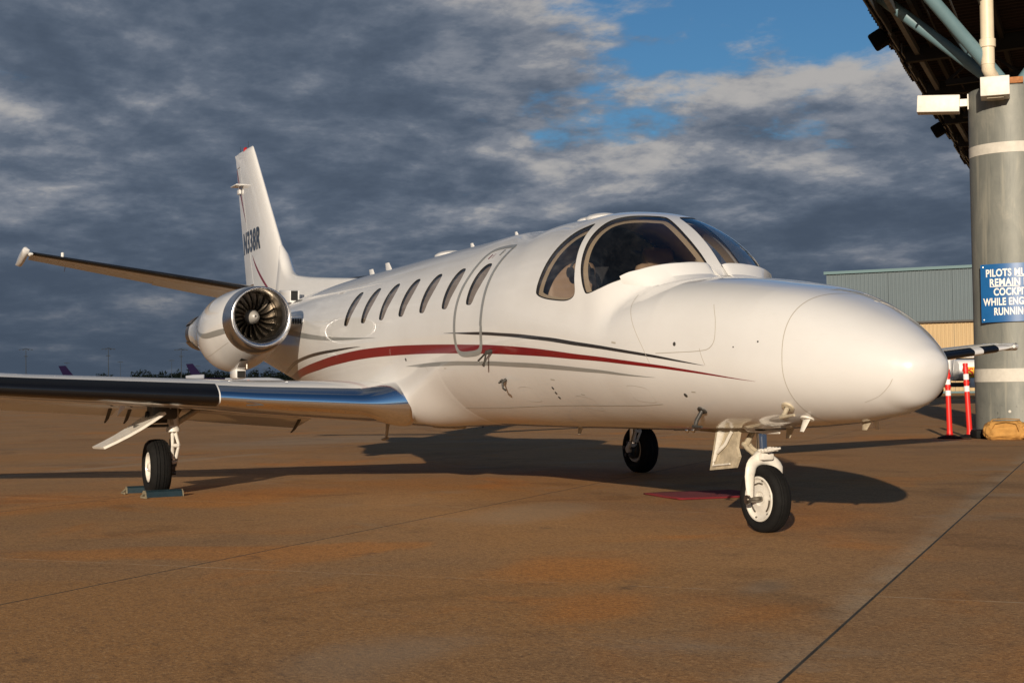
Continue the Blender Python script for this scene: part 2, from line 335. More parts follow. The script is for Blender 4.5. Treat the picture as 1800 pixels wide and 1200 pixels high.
class MB:
    def __init__(s): s.V = []; s.F = []; s.M = []; s.m = 0
    def add(s, V, F):
        k = len(s.V); s.V += [tuple(v) for v in V]; s.F += [tuple(i+k for i in f) for f in F]; s.M += [s.m]*len(F); return s
    def box(s, c, size, rot=None, bev=0.0):
        bm = bmesh.new(); bmesh.ops.create_cube(bm, size=1.0)
        bmesh.ops.scale(bm, vec=size, verts=bm.verts)
        if bev > 0: bmesh.ops.bevel(bm, geom=list(bm.edges), offset=bev, segments=2, affect='EDGES', profile=0.5)
        M = Matrix.Translation(c) @ (rot.to_4x4() if rot is not None else Matrix.Identity(4))
        bm.verts.ensure_lookup_table(); bm.verts.index_update()
        s.add([M @ v.co for v in bm.verts], [[v.index for v in f.verts] for f in bm.faces]); bm.free(); return s
    def tube(s, path, rad, n=12, cap=True, flat=None):
        P = [Vector(p) for p in path]; rr = rad if isinstance(rad, (list, tuple)) else [rad]*len(P)
        V = []; prev = None
        for i, p in enumerate(P):
            t = (P[min(i+1, len(P)-1)] - P[max(i-1, 0)]).normalized()
            if prev is None:
                a = Vector((0, 0, 1)) if abs(t.z) < 0.9 else Vector((1, 0, 0)); x = t.cross(a).normalized()
            else: x = (prev - t*prev.dot(t)).normalized()
            prev = x; y = t.cross(x)
            fl = flat or 1.0
            for k in range(n):
                an = 2*math.pi*k/n; V.append(p + x*(rr[i]*math.cos(an)) + y*(rr[i]*fl*math.sin(an)))
        F = []
        for i in range(len(P)-1):
            for k in range(n): F.append((i*n+k, i*n+(k+1) % n, (i+1)*n+(k+1) % n, (i+1)*n+k))
        if cap: F.append(tuple(range(n))[::-1]); F.append(tuple((len(P)-1)*n+k for k in range(n)))
        return s.add(V, F)
    def lathe(s, prof, c, axis=(0, 1, 0), n=32, close=False):
        """prof: list of (along axis, radius)"""
        a = Vector(axis).normalized(); x = a.orthogonal().normalized(); y = a.cross(x); c = Vector(c); V = []; F = []
        for h, r in prof:
            for k in range(n):
                an = 2*math.pi*k/n; V.append(c + a*h + x*(r*math.cos(an)) + y*(r*math.sin(an)))
        m = len(prof)
        for i in range(m if close else m-1):
            j = (i+1) % m
            for k in range(n): F.append((i*n+k, i*n+(k+1) % n, j*n+(k+1) % n, j*n+k))
        return s.add(V, F)
    def grid(s, G, closed=False):
        """G: list of rows of points"""
        m = len(G); n = len(G[0]); V = [p for row in G for p in row]; F = []
        for i in range(m-1):
            for k in range(n if closed else n-1): F.append((i*n+k, i*n+(k+1) % n, (i+1)*n+(k+1) % n, (i+1)*n+k))
        return s.add(V, F)
    def prism(s, poly, h, M):
        """poly in local xy extruded 0..h in z then transformed by M"""
        n = len(poly); V = [M @ Vector((x, y, 0)) for x, y in poly] + [M @ Vector((x, y, h)) for x, y in poly]
        F = [tuple(range(n))[::-1], tuple(range(n, 2*n))] + [(k, (k+1) % n, n+(k+1) % n, n+k) for k in range(n)]
        return s.add(V, F)
    def obj(s, name, mats, parent=None, smooth=40):
        o = mesh_obj(name, s.V, s.F, mats, parent, s.M, smooth=smooth)
        bm = bmesh.new(); bm.from_mesh(o.data); bmesh.ops.recalc_face_normals(bm, faces=bm.faces); bm.to_mesh(o.data); bm.free()
        if smooth and smooth < 180: o.data.set_sharp_from_angle(angle=R_(smooth))
        return o
def text_mesh(body, size, offset=0.0, align='LEFT', res=6, sx=1.0, space=1.0):
    cu = bpy.data.curves.new('txt', 'FONT'); cu.body = body; cu.size = size; cu.align_x = align; cu.offset = offset; cu.resolution_u = res; cu.space_character = space
    o = bpy.data.objects.new('txt', cu); COL.objects.link(o); dg = bpy.context.evaluated_depsgraph_get()
    me = bpy.data.meshes.new_from_object(o.evaluated_get(dg)); bpy.data.objects.remove(o)
    bm = bmesh.new(); bm.from_mesh(me); bmesh.ops.triangulate(bm, faces=bm.faces)
    V = [(v.co.x*sx, v.co.y) for v in bm.verts]; bm.verts.index_update(); F = [[v.index for v in f.verts] for f in bm.faces]; bm.free(); bpy.data.meshes.remove(me)
    return V, F
def crom(pts, n=8, closed=False):
    """Catmull-Rom resample of nD points"""
    P = np.array(pts, float); m = len(P); out = []
    for i in range(m if closed else m-1):
        g = (lambda k: P[k % m]) if closed else (lambda k: P[min(max(k, 0), m-1)])
        p0, p1, p2, p3 = g(i-1), g(i), g(i+1), g(i+2)
        for k in range(n):
            t = k/n; out.append(0.5*((2*p1) + (p2-p0)*t + (2*p0-5*p1+4*p2-p3)*t*t + (3*p1-p0-3*p2+p3)*t**3))
    if not closed: out.append(P[-1])
    return np.array(out)
def inside(poly, pts):
    x, y = pts[:, 0], pts[:, 1]; r = np.zeros(len(pts), bool); n = len(poly)
    for i in range(n):
        x1, y1 = poly[i]; x2, y2 = poly[(i+1) % n]
        if y1 == y2: continue
        c = ((y1 > y) != (y2 > y)) & (x < (x2-x1)*(y-y1)/(y2-y1) + x1); r ^= c
    return r
def shrink(poly, d):
    P = np.array(poly, float); a = np.roll(P, 1, 0); b = np.roll(P, -1, 0); t = b-a; t /= np.linalg.norm(t, axis=1)[:, None]+1e-9
    nrm = np.stack([-t[:, 1], t[:, 0]], 1)
    area = 0.5*np.sum(P[:, 0]*np.roll(P[:, 1], -1) - np.roll(P[:, 0], -1)*P[:, 1])
    return P + nrm*(d if area > 0 else -d)

# ================================================================== SETTING
def ab(a, b, z=0.0): p = AX*a + BX*b; return (p[0], p[1], z)
CAMXY = np.array([7.751, -5.612]); FWD2 = np.array([math.cos(_yaw), math.sin(_yaw)]); RGT2 = np.array([math.sin(_yaw), -math.cos(_yaw)])
def polar(depth, right, z=0.0): p = CAMXY + FWD2*depth + RGT2*right; return (p[0], p[1], z)

def build_ground():
    S = 6000
    g = mesh_obj('apron', [(-S, -S, -0.022), (S, -S, -0.022), (S, S, -0.022), (-S, S, -0.022)], [(0, 1, 2, 3)], 'apron_far'); tag(g, 'reddish brown concrete apron', kind='structure')
    jw = 0.0052
    meshes = {}
    def slab_mesh(i, j):
        ha, hb = DA/2-jw, DB/2-0.0004; c = 0.002; cb = 0.0
        key = 0
        if key in meshes: return meshes[key]
        V = [(-ha, -hb, -0.03), (ha, -hb, -0.03), (ha, hb, -0.03), (-ha, hb, -0.03), (-ha, -hb, -c), (ha, -hb, -c), (ha, hb, -c), (-ha, hb, -c),
             (-ha+c, -hb+cb, 0), (ha-c, -hb+cb, 0), (ha-c, hb-cb, 0), (-ha+c, hb-cb, 0)]
        F = [(8, 9, 10, 11)] + [(k, (k+1) % 4, 4+(k+1) % 4, 4+k) for k in range(4)] + [(4+k, 4+(k+1) % 4, 8+(k+1) % 4, 8+k) for k in range(4)]
        me = bpy.data.meshes.new('slab'); me.from_pydata(V, [], F); me.materials.append(MATS['apron_concrete']); me.materials.append(MATS['joint_sealant']); me.update()
        for pl in me.polygons:
            if pl.index in (2, 4, 6, 8): pl.material_index = 1
        meshes[key] = me; return me
    ang = math.atan2(AX[1], AX[0]); n = 0
    for i in range(-16, 10):
        for j in range(-6, 16):
            a, b = A0+DA*(i+0.5), B0+DB*(j+0.5); p = AX*a+BX*b; d = p-CAMXY; f, r = d@FWD2, d@RGT2
            if f < -3 or f > 36 or abs(r) > max(f, 0)*0.38+5.0: continue
            o = bpy.data.objects.new('slab', slab_mesh(i, j)); o.location = (p[0], p[1], 0.0); o.rotation_euler = (0, 0, ang); link(o, g); n += 1
    # dark sealant in the long joints and worn arrises beside them
    mb = MB()
    for k in range(-9, 4):
        a = A0+DA*k
        L = [Vector(ab(a+random.uniform(-0.0012, 0.0012), b, -0.007)) for b in np.arange(-9, 30, 0.25)]
        G = [[p-Vector((*AX, 0))*0.0051, p+Vector((*AX, 0))*0.0051] for p in L]; mb.grid(G)
    o = mb.obj('joint_sealant', 'joint_sealant', g, smooth=0)
build_ground()

# ================================================================== JET
jet = empty('business_jet', (0, 0, 0))
tag(jet, 'white twin-engine business jet with red, black and grey stripes parked on the apron', 'airplane')

# fuselage stations: X, top, bottom, half width, exponent, z of widest, canopy top, canopy half width, canopy exponent
ST = np.array([
[ 1.610,1.060,1.060,0.000,2.00,1.060,0.50,0.05,2],[ 1.589,1.137,0.973,0.117,2.00,1.060,0.50,0.05,2],[ 1.518,1.206,0.872,0.196,2.00,1.062,0.50,0.05,2],
[ 1.386,1.300,0.812,0.288,2.02,1.070,0.60,0.05,2],[ 1.143,1.422,0.758,0.405,2.06,1.085,0.70,0.05,2],[ 0.800,1.543,0.720,0.525,2.10,1.110,0.90,0.05,2],
[ 0.350,1.632,0.690,0.626,2.12,1.150,1.10,0.05,2.2],[-0.050,1.688,0.672,0.689,2.12,1.190,1.30,0.15,2.8],[-0.350,1.714,0.662,0.731,2.12,1.225,1.594,0.33,3.0],
[-0.600,1.733,0.656,0.757,2.10,1.260,1.875,0.59,2.9],[-0.850,1.750,0.653,0.773,2.08,1.300,2.078,0.735,2.70],[-1.100,1.775,0.651,0.790,2.06,1.340,2.217,0.777,2.5],
[-1.450,1.830,0.649,0.810,2.03,1.400,2.288,0.806,2.35],[-1.900,1.981,0.646,0.826,2.00,1.450,2.303,0.827,2.12],[-2.400,2.223,0.642,0.834,2.00,1.470,2.310,0.833,2],
[-3.000,2.308,0.639,0.836,2.00,1.470,2.25,0.78,2],[-3.800,2.307,0.635,0.836,2.00,1.470,2.20,0.75,2],[-4.600,2.296,0.635,0.836,2.00,1.470,2.15,0.75,2],
[-5.400,2.280,0.637,0.835,2.00,1.470,2.15,0.7,2],[-6.200,2.264,0.650,0.830,2.00,1.475,2.15,0.7,2],[-7.000,2.250,0.700,0.810,2.00,1.495,2.15,0.6,2],
[-8.000,2.225,0.820,0.750,2.00,1.540,2.0,0.5,2],[-9.000,2.175,0.975,0.655,2.00,1.600,1.8,0.4,2],[-10.00,2.100,1.140,0.540,2.00,1.650,1.8,0.3,2],
[-11.00,2.020,1.310,0.410,2.00,1.690,1.8,0.2,2],[-12.00,1.930,1.480,0.260,2.00,1.720,1.8,0.1,2],[-12.80,1.850,1.620,0.110,2.00,1.735,1.8,0.05,2],[-13.05,1.760,1.720,0.020,2.00,1.740,1.8,0.01,2]])
NS = len(ST)
def stat(s):
    s = np.clip(np.asarray(s, float), 0, NS-1-1e-9); i = s.astype(int); t = (s-i)[..., None]
    g = lambda k: ST[np.clip(k, 0, NS-1)]
    p0, p1, p2, p3 = g(i-1), g(i), g(i+1), g(i+2)
    d = lambda a, b: (np.abs(a[..., :1]-b[..., :1])+np.abs(a[..., 3:4]-b[..., 3:4])+1e-4)
    d01, d12, d23 = d(p0, p1), d(p1, p2), d(p2, p3)
    m1 = ((p1-p0)/d01*d12+(p2-p1)/d12*d01)/(d01+d12)*d12; m2 = ((p2-p1)/d12*d23+(p3-p2)/d23*d12)/(d12+d23)*d12
    first = (i == 0)[..., None]; m1 = np.where(first, p2-p1, m1); m2 = np.where((i == NS-2)[..., None], p2-p1, m2)
    if first.any():
        fx = first[..., 0]; m1 = m1.copy(); m1[fx, 0] = 0
        for c in (1, 2, 3): m1[fx, c] = (p2-p1)[fx, c]*1.6
    return p1*(2*t**3-3*t**2+1)+m1*(t**3-2*t**2+t)+p2*(-2*t**3+3*t**2)+m2*(t**3-t**2)
def surf(s, phi, K=0.05):
    q = stat(s); X, zt, zb, w, n, zm, zk, wk, nk = [q[..., k] for k in range(9)]
    sp, cp = np.sin(phi), np.cos(phi)
    h = np.where(cp > 0, np.maximum(zt-zm, 1e-4), np.maximum(zm-zb, 1e-4)); w = np.maximum(w, 1e-4)
    nn = np.where(cp > 0, n+0.75*np.clip((1.42-X)/.8, 0, 1)*np.clip((X+.75)/.5, 0, 1), n)        # the nose deck is flatter on top
    rB = (np.abs(sp/w)**nn+np.abs(cp/h)**nn)**(-1/nn)
    hk = np.maximum(zk-zm, 1e-3); wk = np.maximum(wk, 1e-3)
    rK = np.where((cp > 0) & (zk > zm), (np.abs(sp/wk)**nk+np.abs(cp/hk)**nk)**(-1/nk), 0)
    hh = np.clip(.5+.5*(rK-rB)/K, 0, 1); r = np.where(rK > 0, rB+(rK-rB)*hh+K*hh*(1-hh), rB)
    return np.stack([X, -r*sp, zm+r*cp], -1)
def surf_n(s, phi):
    s = np.asarray(s, float); phi = np.asarray(phi, float); e = 2e-3
    a = surf(np.clip(s+e, 0, NS-1), phi)-surf(np.clip(s-e, 0, NS-1), phi); b = surf(s, phi+e)-surf(s, phi-e)
    n = np.cross(a, b); c = surf(s, phi); cen = c.copy(); cen[..., 1] = 0; cen[..., 2] = stat(s)[..., 5]; cen[..., 0] -= np.where(c[..., 0] > 1.3, 0.4, 0.0)
    l = np.linalg.norm(n, axis=-1, keepdims=True); n = n/np.maximum(l, 1e-12)
    sg = np.sign((n*(c-cen)).sum(-1, keepdims=True)); sg[sg == 0] = 1
    n = n*sg; bad = (l[..., 0] < 1e-9) | (s < 1e-3); n[bad] = (1, 0, 0)
    return n
_sT = np.linspace(0, NS-1, 8000); _qT = stat(_sT); _XT = _qT[:, 0]
_LT = np.concatenate([[0], np.cumsum(np.hypot(np.diff(_qT[:, 0]), np.diff(_qT[:, 3])))])     # length along the body
def s_of_X(X): return np.interp(-np.asarray(X, float), -_XT, _sT)
def s_of_L(L): return np.interp(L, _LT, _sT)
def L_of_X(X): return np.interp(s_of_X(X), _sT, _LT)
VS = 0.8                                                             # domain: (length, phi*VS)
def dom(pts, closed=True, n=6):
    P = np.array(pts, float); D = np.stack([L_of_X(P[:, 0]), np.radians(P[:, 1])*VS], 1); return crom(D, n, closed)
def dsurf(D, off=0.0):
    s = s_of_L(D[..., 0]); ph = D[..., 1]/VS; P = surf(s, ph); N = surf_n(s, ph); return P+N*off, N

WIN = [(.055, 50.5), (-.015, 50.6), (-.068, 53.5), (-.10, 59), (-.113, 66), (-.110, 72.5), (-.095, 75.8), (-.05, 76.8), (.018, 76.2), (.055, 70.5), (.095, 64.5), (.114, 58.3), (.095, 52.5)]
CAB = []
for k in range(7):
    xc = -2.89-0.507*k; CAB.append(dom([(xc+dx, p+2.8*k/6) for dx, p in WIN], n=4))
SIDE = dom([(-1.426, 29.8), (-1.493, 32.5), (-1.585, 37.4), (-1.66, 45.5), (-1.704, 54.2), (-1.728, 63.2), (-1.737, 70.5), (-1.711, 73.7), (-1.594, 75.2), (-1.432, 75.2), (-1.291, 74.2), (-1.205, 71.8), (-1.183, 68.4), (-1.222, 62.1), (-1.268, 54.4), (-1.312, 47.4), (-1.352, 40.2), (-1.39, 34.0)], n=4)
SHIELD = dom([(-1.03, 68), (-1.085, 66.0), (-1.138, 61.2), (-1.19, 55.3), (-1.238, 47.3), (-1.27, 39.7), (-1.285, 32.2), (-1.28, 26.1), (-1.232, 20.6), (-1.155, 14.8), (-1.105, 9.2), (-1.085, 5.2), (-1.055, 3.6), (-.969, 3.7), (-.838, 4.4), (-.702, 4.8), (-.61, 5.0), (-.545, 5.6), (-.524, 8.5), (-.518, 14), (-.53, 28.3), (-.615, 44.9), (-.745, 55), (-.812, 59.2), (-.904, 64.0)], n=4)
HOLES = [('cabin', h) for h in CAB]+[('side', SIDE), ('shield', SHIELD)]

def build_fuselage():
    Lmax = _LT[-1]
    Ls = np.unique(np.concatenate([np.linspace(0, 0.5, 26), np.linspace(0.5, 3.6, 76), np.linspace(3.6, Lmax, 170)]))
    ph = np.linspace(0, math.pi, 66)*VS
    G = np.stack(np.meshgrid(Ls, ph, indexing='ij'), -1).reshape(-1, 2)
    seals = []
    for kind, h in HOLES: seals.append(shrink(h, 0.008 if kind == 'cabin' else 0.010))
    inner = [shrink(h, 0.030) for k, h in HOLES if k != 'cabin']
    loops = [h for _, h in HOLES]+seals+inner
    keep = np.ones(len(G), bool); edge = (G[:, 1] < 1e-6) | (G[:, 1] > math.pi*VS-1e-6) | (G[:, 0] < 1e-6) | (G[:, 0] > Lmax-1e-6)
    for lp in loops:
        m = (G[:, 0] > lp[:, 0].min()-.03) & (G[:, 0] < lp[:, 0].max()+.03)
        for p in lp: keep[m] &= np.hypot(*(G[m]-p).T) > 0.009
    G = G[keep | edge]
    verts = [Vector(p) for p in G]; edges = []
    for lp in loops:
        k = len(verts); n = len(lp); verts += [Vector(p) for p in lp]; edges += [(k+i, k+(i+1) % n) for i in range(n)]
    V2, _, F, *_ = delaunay_2d_cdt(verts, edges, [], 0, 1e-7)
    D = np.array([tuple(v) for v in V2]); F = np.array([tuple(f) for f in F]); cen = D[F].mean(1)
    reg = np.zeros(len(F), int)
    for i, (kind, h) in enumerate(HOLES):
        a = inside(h, cen); b = inside(seals[i], cen); reg[a] = 2*i+1; reg[b] = 2*i+2
    P, N = dsurf(D)
    P[np.abs(D[:, 1]) < 1e-9, 1] = 0; P[np.abs(D[:, 1]-math.pi*VS) < 1e-9, 1] = 0
    def sub(mask, off, mirror=False, flip=False):
        f = F[mask]; idx = np.unique(f); mp = -np.ones(len(D), int); mp[idx] = np.arange(len(idx))
        p = P[idx]+N[idx]*off; n = N[idx].copy(); f = mp[f]
        e = p[f]; fn = np.cross(e[:, 1]-e[:, 0], e[:, 2]-e[:, 0]); w = (fn*n[f[:, 0]]).sum(1) < 0; f[w] = f[w][:, ::-1]
        if flip: f = f[:, ::-1]; n = -n
        if mirror: p = p*(1, -1, 1); n = n*(1, -1, 1); f = f[:, ::-1]
        return p, f, n
    def both(mask, off, flip=False):
        a = sub(mask, off, False, flip); b = sub(mask, off, True, flip)
        return np.vstack([a[0], b[0]]), np.vstack([a[1], b[1]+len(a[0])]), np.vstack([a[2], b[2]])
    p, f, n = both(reg == 0, 0.0)
    fus = mesh_obj('fuselage', p, f, 'aircraft_white', jet, normals=n)
    # cockpit lining, a beige shell inside the skin
    X = P[F].mean(1)[:, 0]
    p, f, n = both(~np.logical_or.reduce([inside(h, cen) for h in inner]) & (X < -0.50) & (X > -2.1) & (cen[:, 1] < R_(105)*VS), -0.045, True)
    mesh_obj('cockpit_lining', p, f, 'liner_beige', jet, normals=n)
    # windows: one part each, pane and seal below it
    for i, (kind, h) in enumerate(HOLES):
        for mir in (False, True):
            nm = {'cabin': 'cabin_window', 'side': 'cockpit_side_window', 'shield': 'windshield'}[kind]
            dep = -0.006
            p, f, n = sub(reg == 2*i+1, dep, mir)
            w = mesh_obj(nm, p, f, 'rubber_seal', jet, normals=n)
            # reveal between skin and seal
            q0, _ = dsurf(h, 0.0); q1, _ = dsurf(h, dep-0.004)
            if mir: q0 = q0*(1, -1, 1); q1 = q1*(1, -1, 1)
            k = len(h); mesh_obj('reveal', np.vstack([q0, q1]), [(a, (a+1) % k, k+(a+1) % k, k+a) for a in range(k)], 'rubber_seal', w)
            p, f, n = sub(reg == 2*i+2, dep, mir)
            mesh_obj('pane', p, f, 'cabin_glass' if kind == 'cabin' else 'cockpit_glass', w, normals=n)
            if kind == 'cabin':
                lo, hi = h.min(0)-(.02, .02), h.max(0)+(.10, .03)
                D2 = np.stack(np.meshgrid(np.linspace(lo[0], hi[0], 7), np.linspace(lo[1], hi[1], 9), indexing='ij'), -1)
                p, n = dsurf(D2, -0.032); p = p.reshape(-1, 3)*(1, -1 if mir else 1, 1); n = n.reshape(-1, 3)*(1, -1 if mir else 1, 1)
                fs = [(a*9+b, a*9+b+1, a*9+b+10, a*9+b+9) for a in range(6) for b in range(8)]
                if np.cross(p[fs[0][1]]-p[fs[0][0]], p[fs[0][2]]-p[fs[0][0]])@n[fs[0][0]] < 0: fs = [f[::-1] for f in fs]
                mesh_obj('window_shade', p, fs, 'shade_taupe', w, normals=n)
    return fus
fus = build_fuselage()

def ribbon(name, top, bot, mat, parent, off=0.0022, m=8, mirror=True, sn=8):
    """painted band between two polylines (X, phi deg) lying on the skin"""
    T = dom(top, False, sn); B = dom(bot, False, sn); n = 90
    rs = lambda Q: np.stack([np.interp(np.linspace(0, 1, n), np.linspace(0, 1, len(Q)), Q[:, c]) for c in (0, 1)], 1)
    # resample by length so both edges run together
    def byL(Q, u):
        d = np.concatenate([[0], np.cumsum(np.abs(np.diff(Q[:, 0]))+1e-6)]); d /= d[-1]
        return np.stack([np.interp(u, d, Q[:, c]) for c in (0, 1)], 1)
    u = np.linspace(0, 1, n); T2, B2 = byL(T, u), byL(B, u)
    V = []; Nn = []; F = []
    for sgn in ((1, -1) if mirror else (1,)):
        k0 = sum(len(v) for v in V)
        D = T2[:, None]*(1-np.linspace(0, 1, m)[None, :, None])+B2[:, None]*np.linspace(0, 1, m)[None, :, None]
        P, N = dsurf(D, off); P = P.reshape(-1, 3)*(1, sgn, 1); N = N.reshape(-1, 3)*(1, sgn, 1); V.append(P); Nn.append(N)
        for i in range(n-1):
            for j in range(m-1):
                a = k0+i*m+j; F.append((a, a+1, a+m+1, a+m))
    V = np.vstack(V); Nn = np.vstack(Nn); F2 = []
    for f in F:
        e = np.cross(V[f[1]]-V[f[0]], V[f[2]]-V[f[0]]); F2.append(f if e@Nn[f[0]] > 0 else f[::-1])
    return mesh_obj(name, V, F2, mat, parent, normals=Nn)
red_t = [(-9.3, 141), (-8.275, 120.3), (-7.514, 109.9), (-6.796, 103.3), (-6.231, 99.6), (-5.5, 97.0), (-4.699, 96.4), (-3.91, 97.2), (-3.202, 98.6), (-2.662, 100.1), (-2.284, 101.2), (-1.9, 101.9), (-1.446, 101.4), (-1.007, 99.4), (-.607, 97.8), (-.26, 97.4), (.047, 98.2), (.332, 99.9), (.669, 103.2)]
red_b = [(-9.33, 150), (-8.072, 123.6), (-6.905, 110.7), (-6.041, 105.2), (-5.339, 103), (-4.741, 102.5), (-3.944, 102.7), (-3.205, 103.8), (-2.699, 105.1), (-2, 106.3), (-1.471, 105.0), (-1.023, 102.1), (-.617, 100.0), (-.267, 99.2), (.043, 99.6), (.328, 100.8), (.669, 103.25)]
for nm, t, b, mt in [('red_stripe', red_t, red_b, 'paint_red'),
    ('black_stripe', [(-3.402, 91.6), (-3.179, 91.9), (-2.694, 92.9), (-2.251, 94.4), (-1.8, 95.1), (-1.417, 94.5), (-.988, 93.1), (-.593, 92.2), (-.249, 92.3), (.059, 93.8), (.268, 95.3)], [(-3.4, 91.7), (-3.18, 92.4), (-2.698, 94.5), (-2.257, 96.1), (-1.85, 97.1), (-1.424, 96.6), (-.992, 95.0), (-.596, 93.8), (-.251, 93.7), (.057, 94.6), (.27, 95.35)], 'paint_black'),
    ('grey_stripe', [(-4.70, 111.7), (-4.328, 109.7), (-3.78, 108.5), (-3.285, 108.4), (-2.651, 109.6), (-2.05, 110.6), (-1.509, 109.5), (-1.057, 106.9), (-.651, 105.3), (-.24, 104.7)], [(-4.69, 111.8), (-4.229, 111.2), (-3.664, 110.9), (-3.116, 111.2), (-2.679, 112.1), (-2.07, 113.3), (-1.536, 112.2), (-1.075, 109.1), (-.66, 106.6), (-.24, 104.75)], 'paint_grey'),
    ('grey_stripe', [(-8.3, 79.5), (-7.837, 81.5), (-7.334, 83.5), (-6.722, 85.6), (-5.949, 87.8), (-5.062, 90)], [(-8.3, 84.5), (-7.882, 86.1), (-7.317, 87.5), (-6.715, 88.7), (-5.947, 89.5), (-5.06, 90.05)], 'paint_grey'),
    ('black_stripe', [(-9.6, 140), (-9.1, 128), (-8.624, 118.3), (-8.055, 108.1), (-7.376, 100.8), (-6.738, 96.9), (-5.959, 94.9), (-5.502, 94.85)], [(-9.6, 143), (-9.1, 131.5), (-8.615, 121.2), (-8.018, 110.6), (-7.407, 103.6), (-6.755, 99.2), (-5.965, 96.2), (-5.5, 94.95)], 'paint_black')]:
    ribbon(nm, t, b, mt, fus)
def loop_band(name, poly, w, mat, parent, off=0.003, mirror=False):
    """closed band of width w just inside a closed outline on the skin"""
    rows = [shrink(poly, w*k/4) for k in range(5)]; V = []; Nn = []
    for r in rows:
        P, N = dsurf(r, off); V.append(P); Nn.append(N)
    k = len(poly); F = []
    V = np.vstack(V); Nn = np.vstack(Nn)
    for i in range(4):
        for j in range(k): F.append((i*k+j, i*k+(j+1) % k, (i+1)*k+(j+1) % k, (i+1)*k+j))
    F = [f if np.cross(V[f[1]]-V[f[0]], V[f[2]]-V[f[0]])@Nn[f[0]] > 0 else f[::-1] for f in F]
    return mesh_obj(name, V, F, mat, parent, normals=Nn)
DOOR = dom([(-2.70, 35.2), (-2.90, 34.8), (-3.04, 37.0), (-3.10, 42), (-3.125, 50), (-3.15, 58), (-3.182, 67), (-3.198, 77.5), (-3.198, 89), (-3.193, 96.5), (-3.172, 102.5), (-3.10, 105.8), (-2.93, 106.4), (-2.74, 105.6), (-2.655, 101.8), (-2.625, 94), (-2.615, 88), (-2.612, 80), (-2.625, 68.7), (-2.64, 56.2), (-2.64, 45), (-2.65, 38)], n=5)
door = loop_band('emergency_exit', DOOR, 0.046, 'paint_grey', jet)
def strip(name, pts, w, mat, parent, off=0.0026, n=8):
    D = dom(pts, False, n); t = np.gradient(D, axis=0); t /= np.linalg.norm(t, axis=1)[:, None]+1e-9; nn = np.stack([-t[:, 1], t[:, 0]], 1)
    A, NA = dsurf(D+nn*w/2, off); B, NB = dsurf(D-nn*w/2, off); V = np.stack([A, B], 1).reshape(-1, 3); Nn = np.stack([NA, NB], 1).reshape(-1, 3); k = len(D)
    F = [(2*i, 2*i+1, 2*i+3, 2*i+2) for i in range(k-1)]
    F = [f if np.cross(V[f[1]]-V[f[0]], V[f[2]]-V[f[0]])@Nn[f[0]] > 0 else f[::-1] for f in F]
    return mesh_obj(name, V, F, mat, parent, normals=Nn)
strip('radome_seam', [(.885, a) for a in range(-60, 185, 10)], 0.0055, 'seam', fus)
for pts in [[(-.60, 60), (-.554, 68), (-.475, 75.4), (-.392, 82.6), (-.313, 90.2), (-.26, 97)], [(-.19, 91.4), (.05, 89.2), (.231, 87.3), (.321, 85.0), (.363, 79.1), (.345, 69), (.277, 60)], [(.23, 86), (.252, 90.7), (.276, 94.9)],
            [(-3.955, 110.4), (-3.85, 122), (-3.80, 132), (-3.80, 143.5)], [(-3.80, 143), (-2.76, 142), (-1.72, 138), (-.83, 129), (-.34, 123)], [(1.30, 131.7), (1.40, 128), (1.47, 118), (1.50, 108)]]:
    strip('panel_seam', pts, 0.0045, 'seam', fus)
for pts in [[(-4.4, 42), (-5.4, 42.5), (-6.4, 43), (-7.4, 42)], [(-4.95, 60), (-4.95, 85)], [(-6.35, 52), (-6.4, 75), (-6.4, 92)], [(-6.4, 75), (-7.2, 74)], [(-4.7, 98.2), (-4.75, 112)], [(-5.6, 105), (-5.65, 118)], [(-1.92, 118), (-1.93, 141)], [(-2.9, 118), (-2.9, 141)], [(-.95, 112), (-.96, 128)]]:
    strip('panel_seam', pts, 0.003, 'seam_faint', fus)
for X, ph, w_, L_ in [(-.62, 89.5, .012, .05), (-1.62, 119, .010, .06), (-3.5, 112.5, .008, .05), (.10, 112, .010, .04), (-1.3, 126, .008, .05)]: strip('placard', [(X, ph), (X-L_, ph)], w_, 'seam', fus, 0.0027, 3)
for X, ph in [(-1.35, 133), (-2.2, 131), (-.5, 117)]:
    hp = dom([(X+.10, ph-5), (X-.10, ph-5), (X-.12, ph), (X-.10, ph+5), (X+.10, ph+5), (X+.12, ph)], n=5); loop_band('access_hatch', hp, 0.0035, 'seam_faint', fus)
strip('exit_handle', [(-2.80, 39.5), (-2.80, 44.5)], 0.028, 'paint_grey', door, 0.004)
strip('exit_placard', [(-2.965, 42.5), (-2.972, 46.5)], 0.016, 'paint_red', door, 0.004)
for k in range(3): strip('exit_lettering', [(-2.90+0.0*k, 42.6+1.3*k), (-2.93, 42.9+1.3*k)], 0.004, 'paint_red', door, 0.004)
def at_skin(X, phi, off=0.0):
    P, N = dsurf(np.array([[L_of_X(X), R_(phi)*VS]]), off); return Vector(P[0]), Vector(N[0])

def hull_shape(mb, c, f, u, L, W, H, taper=0.6, n=10):
    """blade antenna: raked, tapering aerofoil standing on c; f forward, u up"""
    c = Vector(c); f = Vector(f).normalized(); u = Vector(u).normalized(); s = f.cross(u).normalized(); G = []
    for k in range(5):
        t = k/4; ll = L*(1-(1-taper)*t); row = []
        for j in range(n):
            a = 2*math.pi*j/n; row.append(c+u*(H*t-0.01)-f*(L*0.35*t)+f*(ll/2*math.cos(a))+s*(W/2*math.sin(a)*(1-0.4*t)))
        G.append(row)
    mb.grid(G, closed=True); mb.F.append(tuple(range(len(mb.V)-n, len(mb.V)))); mb.M.append(mb.m)

